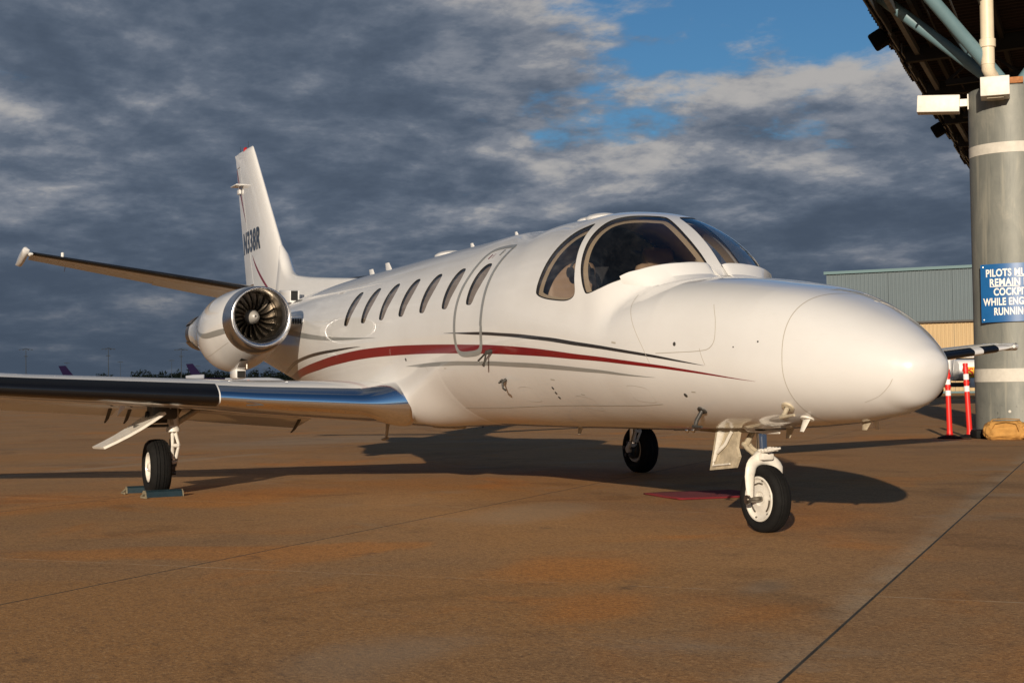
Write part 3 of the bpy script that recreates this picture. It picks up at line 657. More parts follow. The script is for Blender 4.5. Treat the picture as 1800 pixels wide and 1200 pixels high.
def roof_kit():
    for X, L, H, tp in [(-7.36, .17, .10, .8), (-6.83, .22, .12, .55), (-4.60, .12, .075, .5), (-3.64, .10, .07, .45)]:
        p, n = at_skin(X, 0); mb = MB(); hull_shape(mb, p, (1, 0, 0), n, L, .025, H, tp); mb.obj('blade_antenna', 'aircraft_white', jet)
    for X, r, h in [(-5.18, .17, .05), (-2.62, .10, .03), (-2.12, .14, .045), (-2.30, .12, .035)]:
        p, n = at_skin(X, 0); mb = MB(); mb.lathe([(-.02, r), (h*.35, r*.98), (h*.75, r*.8), (h, r*.4), (h*1.02, 0.001)], p, n, 24)
        mb.V = [(p.x+(v[0]-p.x)*1.35, v[1]*0.8, v[2]) for v in mb.V]; mb.obj('dome_antenna', 'aircraft_white', jet)
    # belly
    p = Vector((-6.93, 0, .63)); mb = MB(); mb.tube([p+Vector((0, 0, .03)), p+Vector((-.02, 0, -.05)), p+Vector((-.07, 0, -.19))], [.05, .022, .016], 10, flat=.6)
    mb.tube([p+Vector((-.03, 0, -.195)), p+Vector((-.17, 0, -.21))], .022, 10, flat=.7); mb.obj('drain_mast', 'gear_dirty', jet)
    mb = MB(); mb.box((-5.25, 0, .615), (.62, .14, .07), bev=.03); mb.obj('belly_antenna', 'gear_dirty', jet)
    for X, H, z in [(-2.52, .07, .645), (.29, .075, .69), (1.04, .06, .745)]:
        mb = MB(); hull_shape(mb, (X, 0, z), (1, 0, 0), (0, 0, -1), .09, .02, H, .5); mb.obj('belly_blade', 'gear_dirty', jet)
    mb = MB(); mb.box((-4.55, -.35, .66), (.16, .10, .05), bev=.015); mb.obj('belly_scoop', 'gear_dark', jet)
    # starboard and port probes
    for sg in (1, -1):
        def pt(X, phi, off=0.0):
            p, n = at_skin(X, phi, off); return Vector((p.x, p.y*sg, p.z)), Vector((n.x, n.y*sg, n.z))
        p, n = pt(.012, 127); mb = MB(); mb.lathe([(-.005, .035), (.008, .034), (.012, .02)], p, n, 16); mb.tube([p, p+n*.06+Vector((-.02, 0, -.02)), p+n*.095+Vector((-.01, 0, -.03))], [.014, .014, .013], 10)
        mb.tube([p+n*.095+Vector((-.03, 0, -.03)), p+n*.095+Vector((.07, 0, -.03))], [.013, .008], 10); mb.obj('pitot_probe', ['gear_dark'], jet)
        p, n = pt(.79, 124.7); mb = MB(); mb.lathe([(-.005, .042), (.010, .040), (.014, .02)], p, n, 16); mb.tube([p, p+n*.05+Vector((-.01, 0, -.01)), p+n*.08], [.016, .015, .014], 10)
        mb.tube([p+n*.08+Vector((-.02, 0, 0)), p+n*.08+Vector((.11, 0, .015))], [.013, .008], 10); mb.obj('pitot_probe', ['gear_dirty'], jet)
        p, n = pt(.80, 143); mb = MB(); hull_shape(mb, p, (1, 0, 0), n, .075, .018, .095, .5); mb.lathe([(-.004, .045), (.006, .042), (.008, .02)], p, n, 20); mb.obj('angle_vane', 'gear_white', jet)
        # ice lamp and step on the side
        p, n = pt(-2.44, 121); mb = MB(); mb.tube([p, p+n*.045], .013, 10); mb.tube([p+n*.04+Vector((.0, 0, .012)), p+n*.04+Vector((-.06, 0, -.005))], [.014, .008], 10); mb.tube([p+n*.04, p+n*.04+Vector((.012, 0, -.05)), p+n*.04+Vector((.06, 0, -.065))], .008, 10); mb.obj('temperature_probe', 'gear_dark', jet)
        p, n = pt(-2.50, 104); mb = MB(); mb.tube([p, p+n*.05], .018, 10); mb.tube([p+n*.05, p+n*.06+Vector((-.13, 0, -.06))], .008, 8); mb.tube([p+n*.05, p+n*.05+Vector((-.05, 0, -.11))], .008, 8); mb.obj('air_probe', 'gear_dark', jet)
        for X, phi, r in [(-.005, 85.2, .014), (-4.36, 105.7, .016), (.71, 78, .006), (.52, 83, .005), (-1.735, 125.1, .014), (-1.742, 128.5, .014), (-1.75, 132, .014), (-.02, 114.8, .016)]:
            p, n = pt(X, phi, .001); mb = MB(); mb.lathe([(0, r), (.002, r*.9), (.003, .0005)], p, n, 12); mb.obj('static_port', 'gear_dark', jet)
    # bleed-air fairings at the foot of the windshields
    for sg in (1, -1):
        back = crom([(-.76, 55.5), (-.715, 52), (-.655, 47), (-.59, 38), (-.55, 28), (-.535, 18), (-.53, 9), (-.532, 5.5)], 5); front = crom([(-.735, 57.5), (-.64, 55), (-.53, 50), (-.45, 41.5), (-.40, 31), (-.375, 20), (-.37, 10), (-.38, 6)], 5)
        hh = crom([[0.024], [.032], [.034], [.034], [.033], [.031], [.026], [.010]], 5)[:, 0]
        G = []
        for b, f, h in zip(back, front, hh):
            row = []
            for t, k in [(-.03, -.10), (-.02, .90), (.02, 1), (.10, .97), (.55, .60), (.93, .08), (1, -.05)]:
                q = b*(1-t)+f*t; p, n = at_skin(q[0], q[1], 0); n = (n+Vector((0, 0, .6))).normalized(); p = p+n*(h*k); row.append((p.x, p.y*sg, p.z))
            G.append(row)
        mb = MB(); mb.grid(G); mb.F += [tuple(range(7)), tuple(range(len(mb.V)-7, len(mb.V)))]; mb.M += [0, 0]; mb.obj('bleed_air_fairing', 'aircraft_white', jet, smooth=24)
roof_kit()

def cockpit():
    mb = MB(); mb.box((-1.35, 0, 1.02), (1.7, 1.30, .04)); mb.obj('cockpit_floor', 'cockpit_dark', jet)
    mb = MB()
    s = s_of_X(-2.1); ring = surf(np.full(40, s), np.linspace(0, 2*math.pi, 40, endpoint=False)); cz = ring[:, 2].mean(); ring = [(x, y*.93, cz+(z-cz)*.93) for x, y, z in ring]
    mb.add(ring, [tuple(range(40))]); mb.obj('cockpit_bulkhead', 'cockpit_dark', jet, smooth=0)
    # glareshield and panel follow the windshield foot
    G = []
    for a in np.linspace(-58, 58, 21):
        p, n = at_skin(-.66-.0024*abs(a), abs(a)*.93, -.07); p.y *= -1 if a < 0 else 1
        G.append([Vector((p.x, p.y, min(p.z, 1.70))), Vector((-1.02, p.y*1.0, 1.66)), Vector((-1.06, p.y*.98, 1.62)), Vector((-1.0, p.y*.96, 1.05))])
    mb = MB(); mb.grid(G); mb.obj('instrument_panel', 'cockpit_dark', jet, smooth=30)
    for sg in (-1, 1):
        y = .42*sg
        st = MB(); st.box((-1.62, y, 1.28), (.50, .46, .14), bev=.05); st.box((-1.62, y, 1.12), (.36, .30, .20)); st.box((-1.88, y, 1.62), (.14, .46, .66), Matrix.Rotation(R_(-10), 3, 'Y'), bev=.06); st.box((-1.96, y, 1.99), (.11, .27, .18), Matrix.Rotation(R_(-10), 3, 'Y'), bev=.045)
        so = st.obj('pilot_seat', 'seat_tan', jet, smooth=60)
        yk = MB(); yk.tube([(-.98, y, 1.50), (-1.18, y, 1.52)], .02, 10); yk.tube([(-1.20, y-.15, 1.64), (-1.20, y-.14, 1.54), (-1.19, y-.06, 1.51), (-1.19, y+.06, 1.51), (-1.20, y+.14, 1.54), (-1.20, y+.15, 1.64)], .017, 10); yk.obj('control_yoke', 'cockpit_dark', jet)
        hs = MB()
        for k in (-1, 1): hs.lathe([(0, .001), (.0, .04), (.03, .04), (.035, .001)], (-1.72, y+.06*k*1.2, 1.84), (0, k, 0), 14)
        hs.tube([(-1.72, y+.09*math.cos(t), 1.84+.10*math.sin(t)) for t in np.linspace(0, math.pi, 9)], .01, 8); hs.obj('headset', 'cockpit_dark', jet)
cockpit()

# ---------------------------------------------------------------- wings
def airfoil(t, c, m=0.022, p=0.22):
    """NACA style section; returns (upper z, lower z) at chord fraction c for unit chord"""
    yt = 5*t*(0.2969*np.sqrt(c)-0.126*c-0.3516*c**2+0.2843*c**3-0.1020*c**4)
    yc = np.where(c < p, m/p**2*(2*p*c-c*c), m/(1-p)**2*((1-2*p)+2*p*c-c*c)); return yc+yt, yc-yt
def wing_le(y): return np.interp(y, [0, .55, .65, 2.36, 7.95], [-5.1, -4.72, -4.60, -5.04, -5.60])
def wing_te(y): return np.interp(y, [0, .85, 7.95], [-7.15, -7.10, -6.58])
def wing_z(y): return float(np.interp(y, [0, 2.36, 4.3, 7.95], [.735, .922, 1.035, 1.39]))+.03*max(0, (2.0-y)/1.4)
def wing_t(y): return np.interp(y, [0, .85, 2.36, 7.95], [.160, .160, .148, .125])
def wpt(sg, y, c, up, off=0.0):
    le, te = wing_le(y), wing_te(y); ch = le-te; a, b = airfoil(wing_t(y), np.array(c))
    z = (a if up else b)*ch + off*(1 if up else -1); inc = -.022*c*ch
    x = le-c*ch
    if off and c < .04: x = x+off*(1-c/.04)
    return Vector((x, sg*y, wing_z(y)+float(z)+inc))
CU = [1-(1-k/16)**2 for k in range(17)]
def chord_samples(c0, c1, n): # cosine packed at the nose
    return [c0+(c1-c0)*(1-math.cos(math.pi/2*k/(n-1))) for k in range(n)]
def build_wing(sg):
    ys = [0.30, .85, 1.2, 1.6, 2.0, 2.36, 3, 4, 5, 6, 7, 7.6, 7.78, 7.88]
    cs = chord_samples(0, .73, 22); G = []
    for y in ys:
        k = 1.0 if y < 7.7 else (.86 if y < 7.8 else .5)
        row = [wpt(sg, y, c, True) for c in cs[::-1]]+[wpt(sg, y, c, False) for c in cs[1:]]
        if k < 1:
            m = sum((p.z for p in row))/len(row); row = [Vector((p.x, p.y, m+(p.z-m)*k)) for p in row]
        G.append(row)
    mb = MB(); mb.grid(G, closed=True); n = len(G[0]); mb.F.append(tuple(range(len(mb.V)-n, len(mb.V)))); mb.M.append(0)
    w = mb.obj('wing', 'aircraft_white', jet, smooth=50)
    def shell(y0, y1, cu, cl, off, mat, name, ny=10, par=w, flare=0.0):
        G = []
        for y in np.linspace(y0, y1, ny):
            fl = off+flare*max(0, (1.08-y)/.46)**2.0
            row = [wpt(sg, y, c, True, fl) for c in chord_samples(0, cu, 12)[::-1]]+[wpt(sg, y, c, False, fl) for c in chord_samples(0, cl, 12)[1:]]
            # tuck the edges into the skin
            row = [wpt(sg, y, cu, True, -.002)]+row+[wpt(sg, y, cl, False, -.002)]; G.append(row)
        m = MB(); m.grid(G); return m.obj(name, mat, par, smooth=50)
    G = []
    for y in np.concatenate([np.linspace(.58, 1.15, 24), np.linspace(1.2, 2.345, 12)]):
        ch = wing_le(y)-wing_te(y); cu, cl = .062, .050
        au, bl = wpt(sg, y, cu, True, .004), wpt(sg, y, cl, False, .004); k = max(0, (1.12-y)/.46); k = k*k*(3-2*min(k, 1)) if k < 1 else 1.0
        zc, h = .838, .212; row = []
        A = [wpt(sg, y, c, True, .004) for c in chord_samples(0, cu, 14)[::-1]]+[wpt(sg, y, c, False, .004) for c in chord_samples(0, cl, 14)[1:]]
        for i, p in enumerate(A):
            th = math.pi/2-math.pi*i/(len(A)-1); q = Vector((wing_le(y)-.19+.19*math.cos(th)+.012, sg*y, zc+h*math.sin(th))); row.append(p.lerp(q, k))
        row = [row[0]+Vector((-.16*k, 0, -.006))]+row+[row[-1]+Vector((-.16*k, 0, .006))]; G.append(row)
    m = MB(); m.grid(G); m.obj('metal_leading_edge', 'polished', w, smooth=60)
    shell(2.36, 7.62, .075, .055, .006, 'boot_black', 'deice_boot', 14)
    shell(7.18, 7.34, .076, .056, .0075, 'aircraft_white', 'white_band', 3)
    def control(y0, y1, c0, drop, ang, name, mat='aircraft_white'):
        G = []; hinge = None
        for y in np.linspace(y0, y1, 6):
            cc = [c0+(1-c0)*k/9 for k in range(10)]
            up = [wpt(sg, y, c, True) for c in cc]; lo = [wpt(sg, y, c, False) for c in cc]
            nose = (up[0]+lo[0])/2+Vector((.03, 0, 0)); row = up[::-1]+[nose]+lo[1:]
            h = (up[0]+lo[0])/2; Rm = Matrix.Rotation(-R_(ang), 3, 'Y')
            G.append([h+Vector((-.02 if drop else 0, 0, -drop))+Rm@((p-h)*1.0) for p in row])
        m = MB(); m.grid(G, closed=True); n = len(G[0]); k = len(m.V); m.F += [tuple(range(n)), tuple(range(k-n, k))]; m.M += [0, 0]
        return m.obj(name, mat, w, smooth=50)
    control(1.02, 2.92, .735, .035, 16, 'flap'); control(2.98, 4.85, .735, .035, 16, 'flap'); control(4.90, 7.55, .745, 0, 0, 'aileron')
    for y in (1.12, 2.86, 3.05, 4.7):
        p = wpt(sg, y, .74, False); m = MB(); m.tube([p+Vector((.05, 0, .01)), p+Vector((-.10, 0, -.05)), p+Vector((-.30, 0, -.16)), p+Vector((-.42, 0, -.20))], [.016, .02, .018, .01], 8, flat=.5); m.obj('flap_bracket', 'gear_dark', w)
    # tip lamp
    p = wpt(sg, 7.90, .10, True); q = wpt(sg, 7.90, .5, True); m = MB(); zz = (wpt(sg, 7.88, .1, True)+wpt(sg, 7.88, .1, False)).z/2
    m.tube([(-5.55, sg*7.86, zz), (-5.60, sg*7.93, zz), (-5.9, sg*7.95, zz), (-6.5, sg*7.93, zz)], [.02, .05, .045, .02], 12); m.obj('wing_tip_lamp', 'light_lens', w)
    # landing-lamp slot and rivets on the metal edge
    m = MB(); m.box(wpt(sg, 2.05, .004, False)+Vector((.012, 0, -.02)), (.01, .16, .012)); m.obj('edge_slot', 'steel_dark', w)
    m = MB()
    for y in np.arange(1.1, 2.3, .13):
        m.lathe([(0, .008), (.003, .005), (.0035, .0005)], wpt(sg, y, .030, False, .004), (0.6, 0, -.8), 8)
    m.obj('edge_fasteners', 'lip_metal', w)
    return w
for sg in (-1, 1): build_wing(sg)
def belly_fairing():
    def sm(v): v = min(1, max(0, v)); return v*v*(3-2*v)
    for sg in (-1, 1):
        G = []
        for X in np.concatenate([np.linspace(-3.62, -4.9, 26), np.linspace(-5.0, -7.9, 20)]):
            A = .125*sm((-3.66-X)/1.05)*sm((X+7.9)/1.6); row = []
            ph0 = np.interp(X, [-7.9, -7.6, -6.9, -6.0, -5.3, -4.5], [127, 121, 113, 107.5, 105.5, 105.5])
            for ph in np.linspace(ph0, 180, 32):
                b = sm((ph-ph0-3)/(140-ph0))*(1-.82*sm((ph-144)/34)); p, n = at_skin(X, ph, A*b+(.0015 if ph0+.5 < ph and A > .0005 else -.003)); row.append((p.x, sg*abs(p.y), p.z))
            G.append(row)
        m = MB(); m.grid(G); m.obj('belly_fairing', 'aircraft_white', jet, smooth=60)
belly_fairing()

# ---------------------------------------------------------------- tail
def fin():
    def le(z): return np.interp(z, [1.7, 2.55, 4.45], [-9.85, -10.56, -12.19])
    def te(z): return np.interp(z, [1.7, 2.56, 4.48], [-12.45, -12.67, -13.20])
    def pt(z, c, sg, off=0): ch = le(z)-te(z); a, _ = airfoil(.095, np.array(c), 0.0001, .4); return Vector((le(z)-c*ch, sg*(float(a)*ch+off), z))
    def body(c0, c1, zs, name, mat, par, shift=0.0, top=True):
        G = []
        cc = chord_samples(c0, c1, 16) if c0 == 0 else list(np.linspace(c0, c1, 8))
        for i, z in enumerate(zs):
            k = 1.0
            if top and z > 4.40: k = math.sqrt(max(0.02, 1-((z-4.40)/.115)**2))
            row = [pt(z, c, 1) for c in cc[::-1]]+[pt(z, c, -1) for c in (cc[1:] if c0 == 0 else cc)]
            G.append([Vector((p.x-(1-k)*.10*(1-2*0), p.y*k, p.z)) if True else p for p in row])
        m = MB(); m.grid(G, closed=True); n = len(G[0]); k = len(m.V); m.F += [tuple(range(n)), tuple(range(k-n, k))]; m.M += [0, 0]
        return m.obj(name, mat, par, smooth=50)
    f = body(0, .735, [1.75, 2.1, 2.55, 3.0, 3.5, 4.0, 4.25, 4.38, 4.44, 4.48, 4.505, 4.512], 'vertical_fin', 'aircraft_white', jet)
    body(.742, 1.0, [2.50, 3.0, 3.5, 4.0, 4.28], 'rudder', 'aircraft_white', f, top=False)
    body(.58, 1.0, [4.295, 4.36, 4.44, 4.48, 4.50], 'rudder_horn', 'aircraft_white', f, top=True)
    m = MB(); p = pt(4.505, .45, 0); m.lathe([(-.02, .035), (.02, .035), (.038, .028), (.050, .012), (.052, .001)], (p.x, 0, 4.50), (0, 0, 1), 16); m.obj('beacon', 'beacon_red', f)
    for dx, h in ((.16, .12), (-.28, .11)):
        m = MB(); m.tube([(p.x+dx, 0, 4.48), (p.x+dx-.02, 0, 4.50+h)], [.006, .003], 6); m.obj('static_wick', 'steel_dark', f)
    # small horizontal aerial on the rudder line
    for sg in (1, -1):
        q = pt(3.99, .80, sg); m = MB(); m.box(q+Vector((.05, sg*.07, 0)), (.34, .13, .018), bev=.008); m.box(q+Vector((-.05, sg*.02, -.07)), (.14, .03, .08), bev=.01); m.obj('tail_aerial', 'aircraft_white', f)
    # painted stripes
    def fstripe(name, L, mat):
        m = MB()
        for sg in (1, -1):
            G = []
            for (c, z, w) in crom(L, 6): G.append([pt(z, c+w*k, sg, .0025) for k in np.linspace(-.5, .5, 4)])
            m.grid(G)
        m.obj(name, mat, f, smooth=50)
    fstripe('red_stripe', [(.66, 2.92, .002), (.60, 2.77, .034), (.50, 2.59, .050), (.38, 2.41, .046), (.25, 2.21, .002)], 'paint_red')
    fstripe('red_stripe', [(.975, 4.28, .045), (.92, 4.05, .065), (.85, 3.78, .058), (.76, 3.42, .002)], 'paint_red')
    # registration
    for sg in (-1, 1):
        V, F = text_mesh('N338R', .43, .010, 'CENTER', sx=.8, space=1.14); V = np.array(V); V[:, 0] *= 1.13/np.ptp(V[:, 0]); pts = []
        for x, y in V:
            z = 2.975+y*1.0; X = -12.215+x*(1 if sg < 0 else -1)
            c = (le(z)-X)/(le(z)-te(z)); p = pt(z, min(max(c, .01), .995), sg, .003); pts.append(p)
        mesh_obj('registration', pts, F, 'paint_black', f, smooth=0)
        mesh_obj('registration', [p+Vector((.026, sg*.0015, .006)) for p in pts], F, 'paint_black', f, smooth=0)
    # dorsal fin
    G = []
    for X, zt, w in [(-7.55, 2.24, .02), (-8.0, 2.28, .04), (-8.8, 2.345, .06), (-9.6, 2.415, .075), (-10.15, 2.475, .085), (-10.36, 2.52, .09), (-10.50, 2.585, .09), (-10.62, 2.68, .09), (-10.75, 2.83, .085), (-10.9, 2.95, .03)]:
        row = []
        for a in np.linspace(0, math.pi, 9): row.append(Vector((X, w*math.cos(a), zt-w*1.2+w*1.2*math.sin(a))))
        row = [Vector((X, w+.09, 1.95)), Vector((X, w+.012, zt-.22))]+row+[Vector((X, -w-.012, zt-.22)), Vector((X, -w-.09, 1.95))]; G.append(row)
    m = MB(); m.grid(G); m.obj('dorsal_fin', 'aircraft_white', f, smooth=60)
    # ram-air scoop in the dorsal root, both sides
    for sg in (1, -1):
        m = MB(); m.m = 0
        m.box((-9.72, sg*.26, 2.17), (.50, .13, .16), Matrix.Rotation(R_(4), 3, 'Y'), bev=.02); m.m = 1
        m.box((-9.475, sg*.27, 2.165), (.03, .085, .12), Matrix.Rotation(R_(4), 3, 'Y')); m.obj('ram_air_scoop', ['aircraft_white', 'dark_void'], f)
fin()

def stabilizer(sg):
    le = lambda y: -11.50-.11*y; te = lambda y: -12.62+.09*y; zz = lambda y: 2.36+.152*y
    def pt(y, c, up, off=0.0):
        ch = le(y)-te(y); a, b = airfoil(.10, np.array(c), .0001, .4); x = le(y)-c*ch
        if off and c < .04: x += off*(1-c/.04)
        return Vector((x, sg*y, zz(y)+float(a if up else b)*ch+(off if up else -off)))
    ys = [0.02, .8, 1.6, 2.4, 3.1, 3.16]
    cs = chord_samples(0, .64, 16)
    G = [[pt(y, c, True) for c in cs[::-1]]+[pt(y, c, False) for c in cs[1:]] for y in ys]
    m = MB(); m.grid(G, closed=True); n = len(G[0]); m.F.append(tuple(range(len(m.V)-n, len(m.V)))); m.M.append(0); s = m.obj('horizontal_stabilizer', 'aircraft_white', jet, smooth=50)
    G = []
    for y in np.linspace(.12, 3.10, 8):
        G.append([pt(y, .11, True, -.002)]+[pt(y, c, True, .005) for c in chord_samples(0, .11, 10)[::-1]]+[pt(y, c, False, .005) for c in chord_samples(0, .09, 10)[1:]]+[pt(y, .09, False, -.002)])
    m = MB(); m.grid(G); m.obj('deice_boot', 'boot_black', s, smooth=50)
    for y0, y1, ang in ((.16, 1.42, 17), (1.42, 3.10, 14)):
        G = []
        for y in np.linspace(y0, y1, 4):
            cc = np.linspace(.65, 1, 8); up = [pt(y, c, True) for c in cc]; lo = [pt(y, c, False) for c in cc]; h = (up[0]+lo[0])/2; Rm = Matrix.Rotation(-R_(ang), 3, 'Y')
            G.append([h+Rm@(p-h) for p in up[::-1]+[h+Vector((.02, 0, 0))]+lo])
        m = MB(); m.grid(G, closed=True); n = len(G[0]); k = len(m.V); m.F += [tuple(range(n)), tuple(range(k-n, k))]; m.M += [0, 0]; m.obj('elevator', 'aircraft_white', s, smooth=50)
    # balance horn cap at the tip
    m = MB(); y = 3.20; G = []
    for X, h in [(-11.70, .02), (-11.74, .055), (-11.85, .075), (-12.1, .075), (-12.35, .06), (-12.48, .02)]:
        G.append([Vector((X, sg*(y+.045*math.cos(a)), zz(y)-.01-.16*(-11.7-X)+h*math.sin(a)+.02)) for a in np.linspace(0, 2*math.pi, 12, endpoint=False)])
    m.grid(G, closed=True); m.F += [tuple(range(12)), tuple(range(len(m.V)-12, len(m.V)))]; m.M += [0, 0]; m.obj('tip_cap', 'aircraft_white', s, smooth=60)
    m = MB(); m.tube([(-11.74, sg*3.14, zz(3.14)-.03), (-11.66, sg*3.13, zz(3.14)-.03)], [.03, .012], 10); m.obj('tip_lamp', 'light_lens', s)
    p = pt(2.72, .08, True); m = MB(); m.lathe([(-.01, .02), (.03, .02), (.05, .022), (.06, .012), (.062, .001)], p, (0, 0, 1), 10); m.obj('stabilizer_lamp', 'light_lens', s)
    p = pt(2.6, .95, False); m = MB(); m.tube([p, p+Vector((-.16, 0, -.10))], [.005, .003], 6); m.obj('static_wick', 'steel_dark', s)
for sg in (-1, 1): stabilizer(sg)

# ---------------------------------------------------------------- engines
def engine(sg):
    yc = 1.40*sg
    NAC = [(-7.36, .372, 1.737, .372), (-7.50, .392, 1.722, .397), (-7.75, .415, 1.690, .428), (-8.05, .424, 1.655, .456), (-8.40, .395, 1.640, .450), (-8.80, .325, 1.655, .380), (-9.15, .268, 1.675, .300), (-9.45, .232, 1.685, .240), (-9.65, .215, 1.690, .215)]
    NC = crom(NAC, 5)
    def npt(X, phi, off=0.0):
        ry, cz, rz = [np.interp(-X, -NC[:, 0], NC[:, k]) for k in (1, 2, 3)]
        return Vector((X, yc+sg*0+(ry+off)*math.sin(phi)*(1), cz+(rz+off)*math.cos(phi)))
    G = [[npt(X, a) for a in np.linspace(0, 2*math.pi, 56, endpoint=False)] for X in NC[:, 0]]
    m = MB(); m.grid(G, closed=True); e = m.obj('engine_nacelle', 'aircraft_white', jet, smooth=60); e.location = (-.20, -.10*sg, .015)
    # polished lip rolled into the throat
    G = []
    for X, cz, r in [(-7.375, 1.737, .374), (-7.34, 1.738, .373), (-7.27, 1.744, .366), (-7.20, 1.752, .354), (-7.155, 1.760, .340), (-7.135, 1.767, .325), (-7.14, 1.773, .308), (-7.165, 1.779, .293), (-7.21, 1.783, .281), (-7.28, 1.785, .274)]:
        G.append([Vector((X, yc+r*math.sin(a), cz+r*math.cos(a))) for a in np.linspace(0, 2*math.pi, 64, endpoint=False)])
    m = MB(); m.grid(G, closed=True); m.obj('inlet_lip', 'lip_metal', e, smooth=180)
    m = MB(); m.lathe([(0, .2745), (-.10, .272), (-.25, .272), (-.40, .27), (-.42, .10)], (-7.279, yc, 1.785), (1, 0, 0), 48); m.obj('inlet_duct', 'duct_metal', e, smooth=60)
    m = MB(); m.lathe([(0, .2722), (.004, .268), (-.004, .2655), (-.010, .268), (-.012, .2722)], (-7.44, yc, 1.785), (1, 0, 0), 48); m.obj('duct_ring', 'fan_metal', e, smooth=60)
    m = MB(); m.lathe([(-.10, .080), (.0, .082), (.07, .076), (.13, .058), (.165, .034), (.178, .012), (.180, .0006)], (-7.56, yc, 1.785), (1, 0, 0), 32); sp = m.obj('spinner', 'spinner_grey', e, smooth=60)
    m = MB(); m.lathe([(0, .012), (.004, .012), (.005, .0005)], (-7.3815, yc, 1.785), (1, 0, 0), 12); m.obj('spinner_tip', 'gear_dark', e)
    for k in range(19):
        an = 2*math.pi*k/19; G = []
        for j in range(7):
            t = j/6; r = .078+.190*t; tw = R_(38+26*t); w = .075+.035*t; row = []
            for u in np.linspace(-.5, .5, 5):
                ax = u*w*math.cos(tw); tg = u*w*math.sin(tw)+.025*math.sin(math.pi*t)*.6; th = an+tg/r*sg*-1
                row.append(Vector((-7.56+ax+.006*(1-4*u*u), yc+r*math.sin(th), 1.785+r*math.cos(th))))
            G.append(row)
        m = MB(); m.grid(G); m.obj('fan_blade', 'fan_metal', e, smooth=180)
    # nozzle with reverser doors
    m = MB(); m.lathe([(0.02, .213), (-.15, .205), (-.30, .190), (-.31, .180), (-.12, .175), (.0, .05)], (-9.64, yc, 1.69), (1, 0, 0), 36); m.obj('exhaust_nozzle', 'exhaust', e)
    for k in (1, -1):
        G = []
        for X, r in [(-9.55, .232), (-9.78, .222), (-9.98, .200)]:
            G.append([Vector((X, yc+r*math.sin(a), 1.69+k*r*math.cos(a))) for a in np.linspace(-1.05, 1.05, 12)])
        for X, r in [(-9.98, .190), (-9.78, .210), (-9.55, .222)]:
            G.append([Vector((X, yc+r*math.sin(a), 1.69+k*r*math.cos(a))) for a in np.linspace(-1.05, 1.05, 12)])
        m = MB(); m.grid(G); m.obj('reverser_door', ['exhaust'], e, smooth=50)
    # drain / bottom scoop, intake, stripes
    m = MB(); m.m = 0; m.box((-8.10, yc-.01, 1.165), (.26, .13, .13), bev=.03); m.m = 1; m.box((-7.965, yc-.01, 1.155), (.02, .085, .075)); m.obj('oil_cooler_scoop', ['aircraft_white', 'dark_void'], e)
    m = MB(); m.tube([npt(-7.75, math.pi, -.01), npt(-7.75, math.pi, .05)], .012, 8); m.obj('drain_pipe', 'steel_dark', e)
    def nstripe(name, L, mat):
        m = MB(); G = []
        for X, phi, w in crom(L, 6): G.append([npt(X, R_(phi+w*k)*sg, .003) for k in np.linspace(-.5, .5, 5)])
        m.grid(G); m.obj(name, mat, e, smooth=60)
    nstripe('grey_stripe', [(-7.37, 108, 9), (-7.6, 105, 9), (-7.95, 100, 7.5), (-8.3, 92, 5), (-8.65, 80, 1)], 'paint_grey')
    nstripe('red_stripe', [(-8.25, 135, .3), (-8.6, 130, 2.5), (-9.0, 120, 5)], 'paint_red')
    nstripe('red_stripe', [(-7.37, 230, 2.5), (-7.44, 226, 2.5)], 'paint_red'); nstripe('black_stripe', [(-7.37, 236, 2), (-7.44, 232, 2)], 'paint_black')
    # small triangular vent low on the cowl
    m = MB(); m.add([npt(-7.55, R_(163)*sg, .004), npt(-7.56, R_(174)*sg, .004), npt(-7.66, R_(164)*sg, .004)], [(0, 1, 2)]); m.obj('cowl_vent', 'dark_void', e, smooth=0)
    # cowl seam
    m = MB(); G = []
    for X in np.linspace(-7.40, -9.3, 30): G.append([npt(X, R_(128+w)*sg, .002) for w in (-.3, .3)])
    m.grid(G); m.obj('cowl_seam', 'seam', e)
    # pylon
    G = []
    for y in (.55, .85, 1.0, 1.08):
        x0, x1 = -7.42-.10*(y-.7), -9.7; ch = x0-x1; row = []
        cs = chord_samples(0, 1, 14)
        fl = 1+.6*max(0, (.95-y)/.3)
        a, _ = airfoil(.062*fl, np.array(cs), .0001, .4)
        row = [Vector((x0-c*ch, sg*y, 1.735-.02*c+float(v)*ch)) for c, v in zip(cs[::-1], a[::-1])]+[Vector((x0-c*ch, sg*y, 1.735-.02*c-float(v)*ch)) for c, v in zip(cs[1:], a[1:])]
        G.append(row)
    m = MB(); m.grid(G, closed=True); m.obj('pylon', 'aircraft_white', e, smooth=60)
    m = MB()
    for k in range(6): m.box((-7.425, sg*(.87+.028*k), 1.735), (.03, .014, .060))
    m.obj('pylon_grille', 'dark_void', e, smooth=0)
for sg in (-1, 1): engine(sg)

